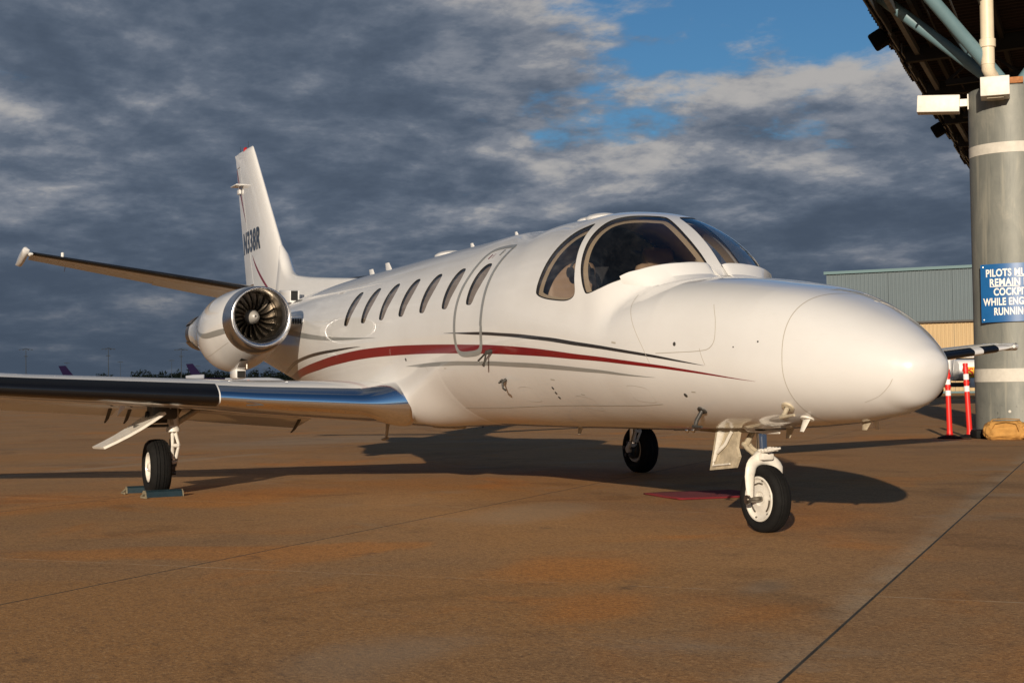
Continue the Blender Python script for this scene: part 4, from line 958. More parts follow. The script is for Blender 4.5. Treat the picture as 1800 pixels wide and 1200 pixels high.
# ---------------------------------------------------------------- landing gear
def wheel(mb_t, mb_r, c, r, w, rr, dish):
    """tyre profile into mb_t, rim into mb_r; axis along Y; dish = outward side"""
    prof = []
    for k in range(25):
        a = 2*math.pi*k/24; 
    h = w/2; d = r-rr
    prof = [(-h*.62, rr), (-h*.92, rr+d*.22), (-h, rr+d*.50), (-h*.92, rr+d*.76), (-h*.70, rr+d*.92)]
    for g in (-.45, -.2, .2, .45):
        prof += [(h*g-.004, r-.003), (h*g-.003, r-.009), (h*g+.003, r-.009), (h*g+.004, r-.003)] if g in (-.45, .45) else [(h*g-.004, r), (h*g-.003, r-.008), (h*g+.003, r-.008), (h*g+.004, r)]
    prof += [(h*.70, rr+d*.92), (h*.92, rr+d*.76), (h, rr+d*.50), (h*.92, rr+d*.22), (h*.62, rr)]
    mb_t.lathe(prof, c, (0, 1, 0), 56)
def nose_gear():
    g = empty('nose_gear'); g.parent = jet
    c = Vector((0, 0, .221)); mt = MB(); wheel(mt, None, c, .224, .125, .145, -1)
    mt.V = [(x, y, max(z, .0005)) for x, y, z in mt.V]; t = mt.obj('tyre', 'rubber', g, smooth=35)
    m = MB()
    for s in (-1, 1):
        m.lathe([(s*.052, .150), (s*.058, .147), (s*.058, .138), (s*.046, .132), (s*.040, .122), (s*.038, .095), (s*.043, .070), (s*.044, .050), (s*.034, .046), (s*.030, .030), (s*.030, .001)], c, (0, 1, 0), 48)
    rim = m.obj('rim', 'gear_white', g, smooth=35)
    m = MB()
    for s in (-1, 1):
        for k in range(3):
            a0 = 2*math.pi*k/3-.5; L = [(c.x+.103*math.sin(a), s*.0415, c.z+.103*math.cos(a)) for a in np.linspace(a0, a0+.8, 8)]; m.tube(L, .009, 8, flat=.6)
        for k in range(6):
            a = 2*math.pi*k/6+.3; m.lathe([(0, .007), (s*.010, .007), (s*.011, .001)], (c.x+.128*math.sin(a), s*.042, c.z+.128*math.cos(a)), (0, 1, 0), 6)
    m.obj('rim_slots', 'steel_dark', rim)
    m = MB(); m.tube([(0, -.155, .221), (0, .155, .221)], .018, 14); m.tube([(0, -.135, .221), (0, -.150, .221)], .032, 12); m.tube([(0, .135, .221), (0, .150, .221)], .032, 12); m.obj('axle', 'steel_dark', g)
    # fork
    m = MB(); L = []
    for k in range(15):
        a = math.pi*k/14; L.append((-.02*math.sin(a), -.112*math.cos(a), .40+.085*math.sin(a)))
    path = [(0.0, -.118, .215), (-.004, -.120, .30), (-.010, -.116, .37)]+L[1:-1]+[(-.010, .116, .37), (-.004, .120, .30), (0, .118, .215)]
    m.tube(path, [.022, .030, .036]+[.040]*(len(path)-6)+[.036, .030, .022], 12, flat=.55); m.box((-.01, 0, .500), (.11, .10, .05), bev=.015); m.obj('fork', 'gear_white', g)
    m = MB(); m.tube([(-.02, 0, .50), (-.035, 0, .80)], .036, 20); m.obj('strut', 'chrome', g)
    m = MB(); m.lathe([(-.03, .055), (.0, .058), (.012, .05), (.02, .037)], (-.022, 0, .515), (-.05, 0, 1), 20); m.box((.035, -.02, .535), (.15, .045, .018), Matrix.Rotation(R_(-8), 3, 'Y'), bev=.004); m.box((.03, .03, .545), (.13, .03, .018), bev=.004)
    for k in range(4): m.tube([(.0+.035*k, -.05, .54), (.0+.035*k, .05, .555)], .008, 6)
    m.obj('tow_collar', 'gear_white', g)
    m = MB(); m.tube([(-.05, -.02, .50), (-.16, -.02, .545), (-.20, -.02, .575)], [.018, .016, .016], 8); m.tube([(-.05, .02, .50), (-.16, .02, .545), (-.20, .02, .575)], [.018, .016, .016], 8); m.tube([(-.20, 0, .575), (-.09, 0, .70)], [.022, .018], 8); m.tube([(-.20, -.03, .575), (-.20, .03, .575)], .016, 8); m.obj('torque_link', 'gear_dirty', g)
    # doors: one hanging beside the leg, one small fairing open at the belly
    m = MB(); M = Matrix(((1, 0, 0, 0), (0, 1, 0, -.20), (0, 0, 1, 0), (0, 0, 0, 1)))
    poly = [(-.42, .395), (-.12, .425), (-.075, .50), (-.10, .56), (-.085, .62), (-.06, .69), (-.33, .69)]
    Rm = Matrix.Rotation(R_(90), 4, 'X'); m.prism(poly, .022, Matrix.Translation((0, -.13, 0)) @ Rm); m.obj('gear_door', 'gear_dirty', g)
    m = MB(); m.tube([(-.36, -.165, .43), (-.16, -.165, .45)], .006, 6); m.tube([(-.36, -.165, .43), (-.29, -.165, .66)], .006, 6); m.tube([(-.34, -.17, .46), (-.24, -.17, .66)], [.012, .03], 8, flat=.5); m.tube([(-.30, -.17, .52), (-.20, -.17, .58), (-.13, -.17, .66)], .012, 8); m.obj('door_ribs', 'gear_white', g)
    m = MB(); G = []
    for X, y, z in [(-.52, -.16, .665), (-.40, -.20, .68), (-.22, -.19, .675), (.02, -.12, .665)]: G.append([Vector((X, y-.05, z+.035)), Vector((X, y, z-.005)), Vector((X, y+.16, z-.022))])
    m.grid(G); m.obj('bay_fairing', 'bay_brown', g)
    m = MB(); m.box((-.15, 0, .684), (.50, .22, .02)); m.obj('wheel_well', 'dark_void', g, smooth=0)
    # taxi lamp hoop
    m = MB(); m.tube([(.30, -.16, .705), (.20, -.21, .715), (.06, -.20, .70), (.02, -.14, .68), (.10, -.06, .665), (.28, -.08, .67)], .013, 8, flat=.5); m.obj('lamp_hoop', 'gear_white', g)
    m = MB()
    for dy in (0, .05): m.lathe([(0, .016), (.012, .014), (.02, .006), (.021, .0005)], (-.60, -.16-dy, .665), (0, -.4, -1), 10)
    m.obj('drain_studs', 'chrome', g)
nose_gear()
def main_gear(sg):
    g = empty('main_gear'); g.parent = jet
    c = Vector((-6.085, sg*2.705, .262)); mt = MB(); wheel(mt, None, c, .268, .205, .140, sg); mt.V = [(x, y, max(z, .0006)) for x, y, z in mt.V]; mt.obj('tyre', 'rubber', g, smooth=35)
    m = MB()
    for s in (-1, 1): m.lathe([(s*.070, .146), (s*.082, .142), (s*.082, .128), (s*.06, .118), (s*.045, .085), (s*.06, .06), (s*.068, .045), (s*.068, .001)], c, (0, 1, 0), 40)
    rim = m.obj('rim', 'gear_white', g, smooth=35)
    m = MB(); m.lathe([(sg*.065, .042), (sg*.085, .040), (sg*.088, .030), (sg*.088, .0005)], c, (0, 1, 0), 18); m.obj('hub_cap', 'gear_white', rim)
    yi = sg*2.565
    m = MB(); m.tube([(-6.0, yi, .92), (-6.0, yi, .62)], .055, 18); m.lathe([(0, .065), (.02, .068), (.04, .060)], (-6.0, yi, .60), (0, 0, 1), 18); m.obj('strut', 'gear_white', g)
    m = MB(); m.tube([(-6.0, yi, .62), (-6.005, yi, .33)], .036, 16); m.obj('oleo', 'chrome', g)
    m = MB(); m.tube([(-6.01, yi, .34), (-6.085, yi, .262)], [.048, .05], 14); m.tube([(-6.085, yi-.03*sg, .262), (-6.085, sg*2.66, .262)], .04, 14); m.obj('axle_fitting', 'gear_white', g)
    m = MB(); m.lathe([(0, .105), (-sg*.05, .105), (-sg*.06, .085), (-sg*.10, .080)], (-6.085, sg*2.645, .262), (0, 1, 0), 24)
    for k in range(5):
        a = k*1.25; m.lathe([(0, .022), (-sg*.11, .022), (-sg*.112, .001)], (-6.085+.075*math.sin(a), sg*2.645, .262+.075*math.cos(a)), (0, 1, 0), 10)
    m.obj('brake', 'gear_dark', g)
    m = MB()
    for dx in (.035, ):
        for dy in (-.03, .03): m.tube([(-5.955, yi+dy*.5, .58), (-5.89, yi+dy, .47), (-5.96, yi+dy*.6, .35)], [.018, .014, .018], 8)
    m.lathe([(-.03, .018), (.03, .018)], (-5.89, yi, .47), (0, 1, 0), 8); m.obj('torque_link', 'gear_white', g)
    m = MB(); m.tube([(-6.0, yi, .66), (-6.02, sg*2.30, .82)], .028, 10); m.tube([(-6.0, yi, .70), (-6.35, sg*2.40, .84)], .020, 10); m.tube([(-5.96, yi-.02*sg, .62), (-5.93, yi-.04*sg, .45), (-6.03, yi-.03*sg, .27)], .010, 8); m.tube([(-5.97, yi+.04*sg, .84), (-5.94, yi+.02*sg, .66)], .016, 8); m.obj('side_brace', 'gear_dirty', g)
    m = MB(); m.box((-6.04, sg*2.66, .80), (.30, .24, .16), bev=.03); m.lathe([(-.10, .06), (.10, .06)], (-6.1, sg*2.70, .74), (0, 1, 0), 14); m.obj('trunnion', 'gear_dark', g)
    m = MB(); m.box((-5.93, yi, .86), (.10, .13, .05), Matrix.Rotation(.3, 3, 'X'), bev=.01); m.obj('trunnion_cap', 'gear_white', g)
    # outer door hanging from the wing, canted outboard
    a = Vector((-5.78, sg*2.72, .78)); G = []
    for t in np.linspace(0, 1, 6):
        y = sg*(2.70+.55*t); z = .775-.315*t-.02*math.sin(math.pi*t); w = .26+.10*(1-t); G.append([Vector((-6.02+w, y, z)), Vector((-6.02-w*.9, y+sg*.02, z-.01)), Vector((-6.02-w*.9, y+sg*.032, z+.008)), Vector((-6.02+w, y+sg*.014, z+.020))])
    m = MB(); m.grid(G, closed=True); m.F += [(0, 1, 2, 3), tuple(range(len(m.V)-4, len(m.V)))]; m.M += [0, 0]; m.obj('gear_door', 'gear_white', g, smooth=30)
    m = MB(); m.tube([(-5.92, yi+.06*sg, .66), (-5.95, sg*2.95, .66)], .014, 8); m.obj('door_link', 'gear_dark', g)
    m = MB(); m.box((-6.0, sg*2.5, .825), (.55, .75, .02), Matrix.Rotation(sg*.083, 3, 'X')); m.obj('wheel_well', 'dark_void', g, smooth=0)
for sg in (-1, 1): main_gear(sg)

# ================================================================== GROUND THINGS
def chock(loc, rz, label, group):
    e = empty('wheel_chock', loc); e.rotation_euler = (0, 0, rz); tag(e, label, 'wheel chock', group)
    poly = [(-.065, 0), (.065, 0), (.045, .05), (.02, .065), (-.02, .065), (-.045, .05)]
    m = MB(); Rm = Matrix(((1, 0, 0, 0), (0, 0, 1, -.17), (0, 1, 0, 0), (0, 0, 0, 1))); m.prism(poly, .34, Rm); m.obj('wedge', 'chock_teal', e, smooth=25)
    for s in (-1, 1):
        m = MB(); m.prism([(x*.97, y*.97+.001) for x, y in poly], .012, Matrix(((1, 0, 0, 0), (0, 0, 1, s*.176-.006), (0, 1, 0, 0), (0, 0, 0, 1)))); m.obj('end_cap', 'chock_worn', e, smooth=25)
    m = MB(); m.tube([(.02, -.18, .04), (.05, -.22, .011), (.12, -.23, .011), (.20, -.21, .011)], .010, 8); m.obj('rope', 'chock_worn', e)
chock((-5.745, -2.72, 0), .06, 'teal wooden wheel chock in front of the near main wheel', None)
chock((-6.43, -2.75, 0), -.10, 'teal wheel chock behind the near main wheel', None)

m = MB()
q = [Vector((-3.24, 1.02, 0)), Vector((-2.52, .94, 0)), Vector((-2.42, 1.80, 0)), Vector((-3.14, 1.88, 0))]
rows = 13
G = [[q[0].lerp(q[1], u).lerp(q[3].lerp(q[2], u), v)+Vector((0, 0, .016+.002*math.sin(9*u+5*v))) for u in np.linspace(0, 1, 13)] for v in np.linspace(0, 1, rows)]
m.grid(G); k = len(m.V)
mat_o = m.obj('carpet_mat', 'carpet_red', smooth=60); sol = mat_o.modifiers.new('thick', 'SOLIDIFY'); sol.thickness = .012; tag(mat_o, 'red carpet mat on the apron behind the nose wheel', 'mat')

# ---------------------------------------------------------------- canopy column
CC = Vector((-12.71, 15.125, 0)); CR = 0.745
todir = Vector((CAMXY[0]-CC.x, CAMXY[1]-CC.y, 0)).normalized(); tor = Vector((-todir.y, todir.x, 0))      # tor: to the right as seen from the apron
def col_pt(ang, r, z): return CC+todir*(r*math.cos(ang))+tor*(r*math.sin(ang))+Vector((0, 0, z))
def column():
    e = empty('canopy_column', CC); tag(e, 'large grey steel column with two cream bands under the canopy', 'column')
    P = lambda v: Vector(v)-CC
    m = MB(); m.lathe([(0, CR), (6.55, CR), (6.57, CR-.02), (6.57, .3)], (0, 0, 0), (0, 0, 1), 64); m.obj('shaft', 'column_steel', e)
    for z0, z1 in ((.94, 1.19), (5.28, 5.48)):
        m = MB(); m.lathe([(z0, CR+.001), (z0, CR+.006), (z1, CR+.006), (z1, CR+.001)], (0, 0, 0), (0, 0, 1), 64); m.obj('painted_band', 'band_cream', e)
    for an, z, s in [(-.15, .38, .05)]:
        m = MB(); p = P(col_pt(an, CR+.004, z)); m.lathe([(0, s*.6), (.01, s*.5), (.012, .001)], p, todir, 10); m.obj('paint_chip', 'band_cream', e)
    m = MB(); p = P(col_pt(.0, CR*.72, 6.64)); m.box(p, (.55, .40, .12), Matrix.Rotation(.8, 3, 'Z'), bev=.01); p = P(col_pt(-.42, CR*.8, 6.62)); m.box(p, (.30, .30, .08), Matrix.Rotation(.7, 3, 'Z')); m.obj('bearing_plate', 'rust_plate', e)
    m = MB(); m.lathe([(0, CR+.12), (.03, CR+.12), (.03, CR)], (0, 0, 0), (0, 0, 1), 48); m.obj('base_ring', 'gear_dark', e)
column()
def sign():
    e = empty('warning_sign', col_pt(0, CR+.06, 2.62)); tag(e, 'blue warning sign with white capitals fixed to the grey column', 'sign')
    base = Vector(e.location); Rs = 1.25; W, H = 1.12, 1.10
    yaw0 = -.03
    def sp(x, y, o=0.0):
        a = x/Rs+yaw0; c = col_pt(0, CR+.06-Rs, 0); d = todir*math.cos(a)+tor*math.sin(a); return c+d*(Rs+o)+Vector((0, 0, 2.62+y+.012*x))-base
    G = [[sp(x, y) for x in np.linspace(-W/2, W/2, 13)] for y in (-H/2, H/2)]; G2 = [[sp(x, y, -.006) for x in np.linspace(-W/2, W/2, 13)] for y in (H/2, -H/2)]
    m = MB(); m.grid(G+G2+G[:1]); m.obj('panel', 'sign_blue', e, smooth=20)
    rows = [('PILOTS MUST', .345, 'MUST', .90), ('REMAIN IN', .165, 'REMAIN', .76), ('COCKPIT', -.015, '', .62), ('WHILE ENGINES', -.20, '', 1.03), ('RUNNING', -.385, '', .62)]
    for body, y, ul, wd in rows:
        V, F = text_mesh(body, .192, .006, 'CENTER', space=1.06); V = np.array(V); V[:, 0] -= (V[:, 0].max()+V[:, 0].min())/2; V[:, 0] *= wd/np.ptp(V[:, 0])
        mesh_obj('lettering', [sp(x+.0, y+yy-.03, .004) for x, yy in V], F, 'sign_white', e, smooth=0)
        if ul:
            L = wd/len(body); a, b = (wd/2-L*len(ul)*1.04, wd/2) if body.endswith(ul) else (-wd/2, -wd/2+L*len(ul)*1.06)
            m = MB(); m.grid([[sp(x+.0, y-.052+d*.8, .004) for x in np.linspace(a, b, 8)] for d in (0, .016)]); m.obj('underline', 'sign_white', e, smooth=0)
    for x in (-W/2+.05, W/2-.05):
        for y in (-H/2+.05, H/2-.05): m = MB(); m.lathe([(0, .014), (.008, .012), (.009, .001)], sp(x, y, .001), todir, 8); m.obj('bolt', 'steel_dark', e)
sign()
def column_boxes():
    # lamp housing pointing left
    p = col_pt(-1.22, CR+.10, 6.40); ax = -tor; e = empty('lamp_housing', p); tag(e, 'long white lamp housing jutting left from the column top', 'lamp')
    rot = Matrix((tuple(-tor), tuple(todir), (0, 0, 1))).transposed()
    c = ax*.50+todir*(-.25)
    m = MB(); m.box(c+Vector((0, 0, 0)), (.80, .34, .33), rot@Matrix.Rotation(-.06, 3, 'Y'), bev=.012); m.obj('housing', 'box_white', e)
    m = MB(); m.box(c-ax*.48, (.18, .10, .14), rot); m.box(c-ax*.56, (.03, .22, .30), rot); m.obj('bracket', 'box_white', e)
    p = col_pt(-.30, CR+.02, 6.36); e = empty('junction_box', p); tag(e, 'square white lamp box on the front of the column top', 'lamp')
    m = MB(); m.box(todir*.26+Vector((0, 0, .10)), (.52, .50, .36), rot, bev=.012); m.obj('housing', 'box_white', e)
    m = MB(); m.box(todir*.26+Vector((0, 0, -.095)), (.30, .30, .03), rot); m.obj('lens_frame', 'gear_dirty', e)
    p = col_pt(-.42, CR+.10, 6.66); e = empty('rain_pipe', p); tag(e, 'cream plastic rain pipe dropping to the column top', 'pipe')
    m = MB(); m.tube([(0, 0, .30), (0, 0, 3.0)], .125, 24); m.obj('pipe', 'pvc_cream', e)
    m = MB(); m.lathe([(.62, .13), (.63, .150), (.78, .150), (.79, .13)], (0, 0, 0), (0, 0, 1), 24); m.obj('coupling', 'pvc_cream', e)
    L = [Vector((0, 0, .62)), Vector((0, 0, .34)), Vector((0, 0, .22))-todir*.02, Vector((0, 0, .13))-todir*.08+tor*.04, Vector((0, 0, .10))-todir*.22+tor*.10]; m = MB(); m.tube(L, [.122, .122, .122, .118, .116], 24); m.obj('elbow', 'pvc_cream', e)
column_boxes()
def canopy():
    ZR = 8.3; E0 = Vector((-13.522, 12.612, ZR)); D = Vector((-.6637, .748, 0)).normalized(); N = Vector((D.y, -D.x, 0))   # N points under the roof (to the right)
    if N.dot(tor) < 0: N = -N
    e = empty('canopy_roof', CC+Vector((0, 0, 6.57))); tag(e, 'dark underside of a steel apron canopy on blue struts over the column', 'canopy')
    base = Vector(e.location); T = lambda a, n, z: E0+D*a+N*n+Vector((0, 0, z))-base
    rot = Matrix((tuple(D), tuple(N), (0, 0, 1))).transposed()
    a0, a1, nw = -0.35, 26.0, 16.0
    def bar(name, p, q, w, h, mat):
        m = MB(); c = (p+q)/2; v = q-p; L = v.length; x = v.normalized(); y = Vector((0, 0, 1)).cross(x).normalized(); z = x.cross(y); m.box(c, (L, w, h), Matrix((tuple(x), tuple(y), tuple(z))).transposed()); return m.obj(name, mat, e, smooth=0)
    # roof sheets: corrugated, laid side by side
    for k in range(14):
        s0 = a0+(a1-a0)*k/14; s1 = a0+(a1-a0)*(k+1)/14-.01; G = []
        for j in range(29):
            a = s0+(s1-s0)*j/28; hgt = .045*(1 if (j//2) % 2 else -1); n0 = -.35-.10*((k*37) % 5)/5
            G.append([T(a, n0, .25+hgt), T(a, nw, .25+.55+hgt)])
        m = MB(); m.grid(G); m.obj('roof_sheet', 'roof_rust', e, smooth=0)
    for n in np.arange(.55, nw, 1.45): bar('purlin', T(a0, n, .10+.034*n), T(a1, n, .10+.034*n), .09, .20, 'roof_beam')
    for a in np.arange(a0+5.2, a1, 4.2):
        bar('rafter', T(a, -.05, -.05), T(a, nw, .45), .20, .34, 'roof_beam')
        bar('truss_chord', T(a, .8, -.75), T(a, nw, -.25), .12, .12, 'roof_beam')
        for n in np.arange(.8, nw-2, 1.6): bar('truss_web', T(a, n, -.75), T(a, n+.8, -.08), .06, .06, 'roof_beam'); bar('truss_web', T(a, n+.8, -.08), T(a, n+1.6, -.72), .06, .06, 'roof_beam')
    # fascia built of short overlapping strips at slightly different heights
    rr = random.Random(3)
    for k in range(16):
        s0 = a0+(a1-a0)*k/16; s1 = s0+(a1-a0)/16+.08; dz = rr.uniform(-.05, .05); dn = rr.uniform(-.05, .03)
        bar('fascia_strip', T(s0, -.12+dn, .12+dz), T(s1, -.12+dn, .12+dz), .03, .22, 'roof_edge'); bar('fascia_strip', T(s0, -.30+dn, .20+dz*.5), T(s1, -.30+dn, .20+dz*.5), .03, .10, 'roof_edge')
    bar('gutter', T(a0, .22, -.02), T(a1, .22, -.02), .10, .14, 'roof_edge')
    for k in range(3): bar('conduit', T(a0, .85+.5*k, -.12-.03*k), T(a1, .85+.5*k, -.12-.03*k), .03, .03, 'roof_edge' if k == 1 else 'roof_beam')
    # struts from the column head
    hd = CC+Vector((0, 0, 6.62))-base
    def strut(p, q, r):
        m = MB(); m.tube([p, q], r, 18); m.obj('strut', 'strut_blue', e)
    strut(hd+todir*.10-tor*.10, hd-tor*2.35+todir*.4+Vector((0, 0, 1.95)), .115)
    strut(hd+todir*.42-tor*.05, hd-tor*1.65+todir*1.6+Vector((0, 0, 1.95)), .125)
    strut(hd+todir*.20+tor*.20, hd+tor*1.7+todir*.4+Vector((0, 0, 2.0)), .12)
    strut(hd-todir*.20+tor*.15, hd+tor*1.4-todir*1.6+Vector((0, 0, 2.0)), .115)
    strut(hd-todir*.20-tor*.15, hd-tor*1.2-todir*2.0+Vector((0, 0, 2.0)), .11)
    # flood lamps hung off the edge: things of their own
    for (px, lab) in [(3.2, 'black flood lamp hung off the canopy edge, nearer of the two'), (15.2, 'black flood lamp hung off the canopy edge beside the column')]:
        p = T(px, -.40, -.02)+base; f = empty('flood_lamp', p); tag(f, lab, 'lamp', 'flood lamps on the canopy edge')
        m = MB(); m.box((0, 0, 0), (.42, .34, .34), rot@Matrix.Rotation(.5, 3, 'X'), bev=.05); m.obj('housing', 'flood_black', f)
        m = MB(); m.tube([(0, 0, .1), tuple(N*.40+Vector((0, 0, .18)))], .03, 8); m.obj('arm', 'flood_black', f)
canopy()

def delineator(loc, lean, h, label):
    e = empty('delineator_post', loc); tag(e, label, 'traffic post', 'orange posts beside the column'); lx, ly = lean
    L = lambda z: (lx*z, ly*z, z)
    m = MB(); m.tube([L(.03), L(.10), L(.16), L(h*.88), L(h*.90)], [.066, .052, .047, .041, .036], 20); m.obj('post', 'post_orange', e)
    m = MB(); m.tube([L(h*.89), L(h*.90), L(h*.965), L(h*.97), L(h)], [.055, .055, .038, .045, .040], 16); m.obj('handle', 'post_orange', e)
    for z in (.62, .78): m = MB(); m.tube([L(h*z), L(h*(z+.075))], .0475, 20); m.obj('reflective_band', 'reflect_white', e)
    m = MB(); m.tube([L(h*.725), L(h*.755)], .052, 20); m.obj('collar', 'post_orange', e)
    m = MB(); m.lathe([(0, .205), (.025, .20), (.045, .12), (.06, .085), (.06, .001)], (0, 0, 0), (0, 0, 1), 8); m.obj('base', 'rubber', e, smooth=20)
delineator((-10.70, 11.57, 0), (.015, -.035), 1.17, 'shorter orange traffic post with white bands, nearer the jet nose')
delineator((-10.66, 11.98, 0), (-.01, -.045), 1.27, 'taller orange traffic post with white bands, nearer the column')
def cable_box():
    e = empty('cable_crate', (-10.26, 12.08, 0)); e.rotation_euler = (0, 0, 1.1); tag(e, 'low black crate with a red stripe lying between posts and bag', 'crate')
    m = MB(); m.box((0, 0, .075), (.62, .34, .15), bev=.03); m.obj('body', 'rubber', e)
    m = MB(); m.box((.02, -.175, .10), (.30, .01, .03)); m.box((.175, 0, .152), (.05, .30, .008)); m.obj('stripe', 'paint_red', e, smooth=0)
    m = MB(); m.tube([(.30, .0, .10), (.36, -.1, .13), (.36, .1, .13), (.30, .08, .10)], .012, 8); m.obj('handle', 'gear_dark', e)
cable_box()
def bag():
    bm = bmesh.new(); bmesh.ops.create_icosphere(bm, subdivisions=5, radius=1.0)
    from mathutils import noise as mn
    for v in bm.verts:
        p = v.co.copy(); q = Vector((math.copysign(abs(p.x)**.55, p.x), math.copysign(abs(p.y)**.6, p.y), math.copysign(abs(p.z)**.7, p.z)))
        d = .10*mn.noise(p*1.7+Vector((3, 1, 7)))+.09*(1-abs(mn.noise(p*2.6+Vector((9, 2, 4)))*2.2))+.035*mn.noise(p*7)
        q = q*(1+d); q.x *= .33; q.y *= .22; q.z = max(q.z*.155+.145, .002)+.03*max(0, mn.noise(Vector((p.x*2.5, p.y*2.5, 2))))*(1 if p.z > 0 else 0)
        v.co = q
    me = bpy.data.meshes.new('duffel_bag'); bm.to_mesh(me); bm.free(); me.shade_smooth(); me.materials.append(MATS['bag_canvas'])
    e = empty('canvas_bag', (-9.70, 11.84, 0)); e.rotation_euler = (0, 0, math.atan2(tor.y, tor.x)); tag(e, 'crumpled tan canvas bag slumped against the column foot', 'bag')
    b = bpy.data.objects.new('body', me); link(b, e)
    m = MB()
    for y in (-.15,):
        m.tube([(-.22, y-.06, .16), (-.16, y-.09, .27), (.02, y-.10, .30), (.16, y-.09, .26), (.20, y-.07, .14)], .016, 8, flat=.4)
    m.tube([(-.28, -.10, .25), (-.20, .0, .33), (.0, .02, .34), (.22, .0, .33)], .018, 8, flat=.4); m.obj('strap', 'bag_canvas', e)
    m = MB(); m.box((.31, -.13, .09), (.07, .05, .09), Matrix.Rotation(.4, 3, 'Y'), bev=.01); m.obj('buckle', 'mast_grey', e)
bag()

# ---------------------------------------------------------------- far things
def hangar():
    p0 = Vector((-82.165, 65.784, 0)); p1 = Vector((-73.743, 72.362, 0)); d = (p1-p0).normalized(); n = Vector((-d.y, d.x, 0))
    if n.dot(Vector((7.7, -5.6, 0))-p0) > 0: n = -n            # n points away from the apron
    e = empty('hangar', p0); tag(e, 'large hangar with teal ribbed upper wall and tan lower wall', 'building')
    rot = Matrix((tuple(d), tuple(n), (0, 0, 1))).transposed(); L = 46.0; Dp = 30.0
    W = lambda a, b, z: d*a+n*b+Vector((0, 0, z))
    def ribbed(name, z0, z1, mat, off, pitch, depth):
        a = 0.0; k = 0; ro = []; panel = 4.8; G = []
        while a < L-1e-6:
            b = min(a+panel-.02, L); G = []; x = a
            prof = []
            while x < b-1e-6:
                for dx, dep in ((0, 0), (pitch*.55, 0), (pitch*.62, depth), (pitch*.93, depth)):
                    if x+dx < b: prof.append((x+dx, dep))
                x += pitch
            prof.append((b, 0)); m = MB(); m.grid([[W(px, off-dp, z) for px, dp in prof] for z in (z0, z1)]); m.obj(name, mat, e, smooth=0); a += panel
    ribbed('upper_panel', 5.52, 9.45, 'hangar_teal', 0, .30, .05); ribbed('door_panel', .15, 5.40, 'hangar_tan', .35, .30, .05)
    m = MB(); m.box(W(L/2, Dp/2+.45, 4.7), (L-.02, Dp, 9.4), rot); m.obj('shell', 'hangar_teal', e, smooth=0)
    m = MB(); m.box(W(L/2, -.10, 9.54), (L+.3, .35, .22), rot); m.obj('eave_trim', 'hangar_trim', e, smooth=0)
    m = MB(); m.box(W(L/2, .10, 5.46), (L, .28, .14), rot); m.obj('door_track', 'gear_dark', e, smooth=0)
    m = MB(); m.box(W(L/2, .2, .07), (L, .5, .14), rot); m.obj('plinth', 'hangar_trim', e, smooth=0)
    m = MB(); G = [[W(a, b, z) for a in (-.2, L+.2)] for b, z in ((-.25, 9.62), (Dp/2, 9.70), (Dp+.5, 9.62))]; m.grid(G); m.obj('roof', 'hangar_teal', e, smooth=0)
hangar()
def fuel_truck():
    c = Vector(polar(81.5, 25.65)); e = empty('fuel_truck', c); tag(e, 'yellow and white fuel truck parked before the hangar behind the orange posts', 'truck')
    x = Vector((RGT2[0], RGT2[1], 0)); yv = Vector((FWD2[0], FWD2[1], 0)); e.rotation_euler = (0, 0, math.atan2(x.y, x.x)+.10)   # local +x = right as seen
    def B(name, c, s, mat, bev=.03): m = MB(); m.box(c, s, bev=bev); return m.obj(name, mat, e, smooth=30)
    B('chassis', (1.2, 0, .72), (7.6, .9, .26), 'gear_dark')
    cab = B('cab', (-1.75, 0, 1.55), (1.55, 2.2, 1.45), 'truck_white', .12)
    for k in (-1, 1): B('cab_window', (-1.75, 1.105*k, 1.88), (.95, .03, .55), 'cockpit_dark')
    B('windscreen', (-2.535, 0, 1.88), (.03, 1.8, .6), 'cockpit_dark'); B('bumper', (-2.55, 0, .62), (.2, 2.2, .3), 'gear_dark')
    G = []
    for X, k in ((-.55, .6), (-.5, .96), (-.35, 1), (4.9, 1), (5.05, .96), (5.1, .6)):
        G.append([(X, 1.12*k*math.copysign(abs(math.cos(a))**.7, math.cos(a)), 1.55+.62*k*math.copysign(abs(math.sin(a))**.7, math.sin(a))) for a in np.linspace(0, 2*math.pi, 28, endpoint=False)])
    m = MB(); m.grid(G, closed=True); m.F += [tuple(range(28)), tuple(range(len(m.V)-28, len(m.V)))]; m.M += [0, 0]; m.obj('tank', 'truck_white', e, smooth=50)
    B('tank_band', (2.3, -1.14, 1.42), (5.2, .04, .58), 'truck_yellow'); B('tank_band', (2.3, 1.14, 1.42), (5.2, .04, .58), 'truck_yellow')
    V, F = text_mesh('Shell', .62, .01); mesh_obj('lettering', [(.0+a, -1.168, 1.22+b) for a, b in V], F, 'truck_red', e, smooth=0)
    B('walkway', (2.3, 0, 2.20), (4.8, .7, .06), 'mast_grey')
    for X in (-1.9, 2.9, 4.1):
        for k in (-1, 1):
            m = MB(); m.lathe([(-.14, .2), (-.15, .40), (-.10, .46), (.10, .46), (.15, .40), (.14, .2)], (X, .95*k, .46), (0, 1, 0), 24); w = m.obj('wheel', 'rubber', e)
            m = MB(); m.lathe([(.12*k, .22), (.15*k, .2), (.10*k, .12), (.16*k, .07), (.16*k, .001)], (X, .95*k, .46), (0, 1, 0), 16); m.obj('rim', 'truck_white', w)
    for k in (-1, 1):
        m = MB(); m.tube([(-.9, 1.0*k, 1.0), (-.75, 1.0*k, 2.3), (4.9, 1.0*k, 2.3)], .025, 6); m.obj('hand_rail', 'truck_white', e)
    B('pump_cabinet', (.9, -.95, .82), (1.6, .35, .55), 'truck_white'); B('hose_reel', (2.0, -.95, .80), (.5, .3, .5), 'gear_dark')
fuel_truck()
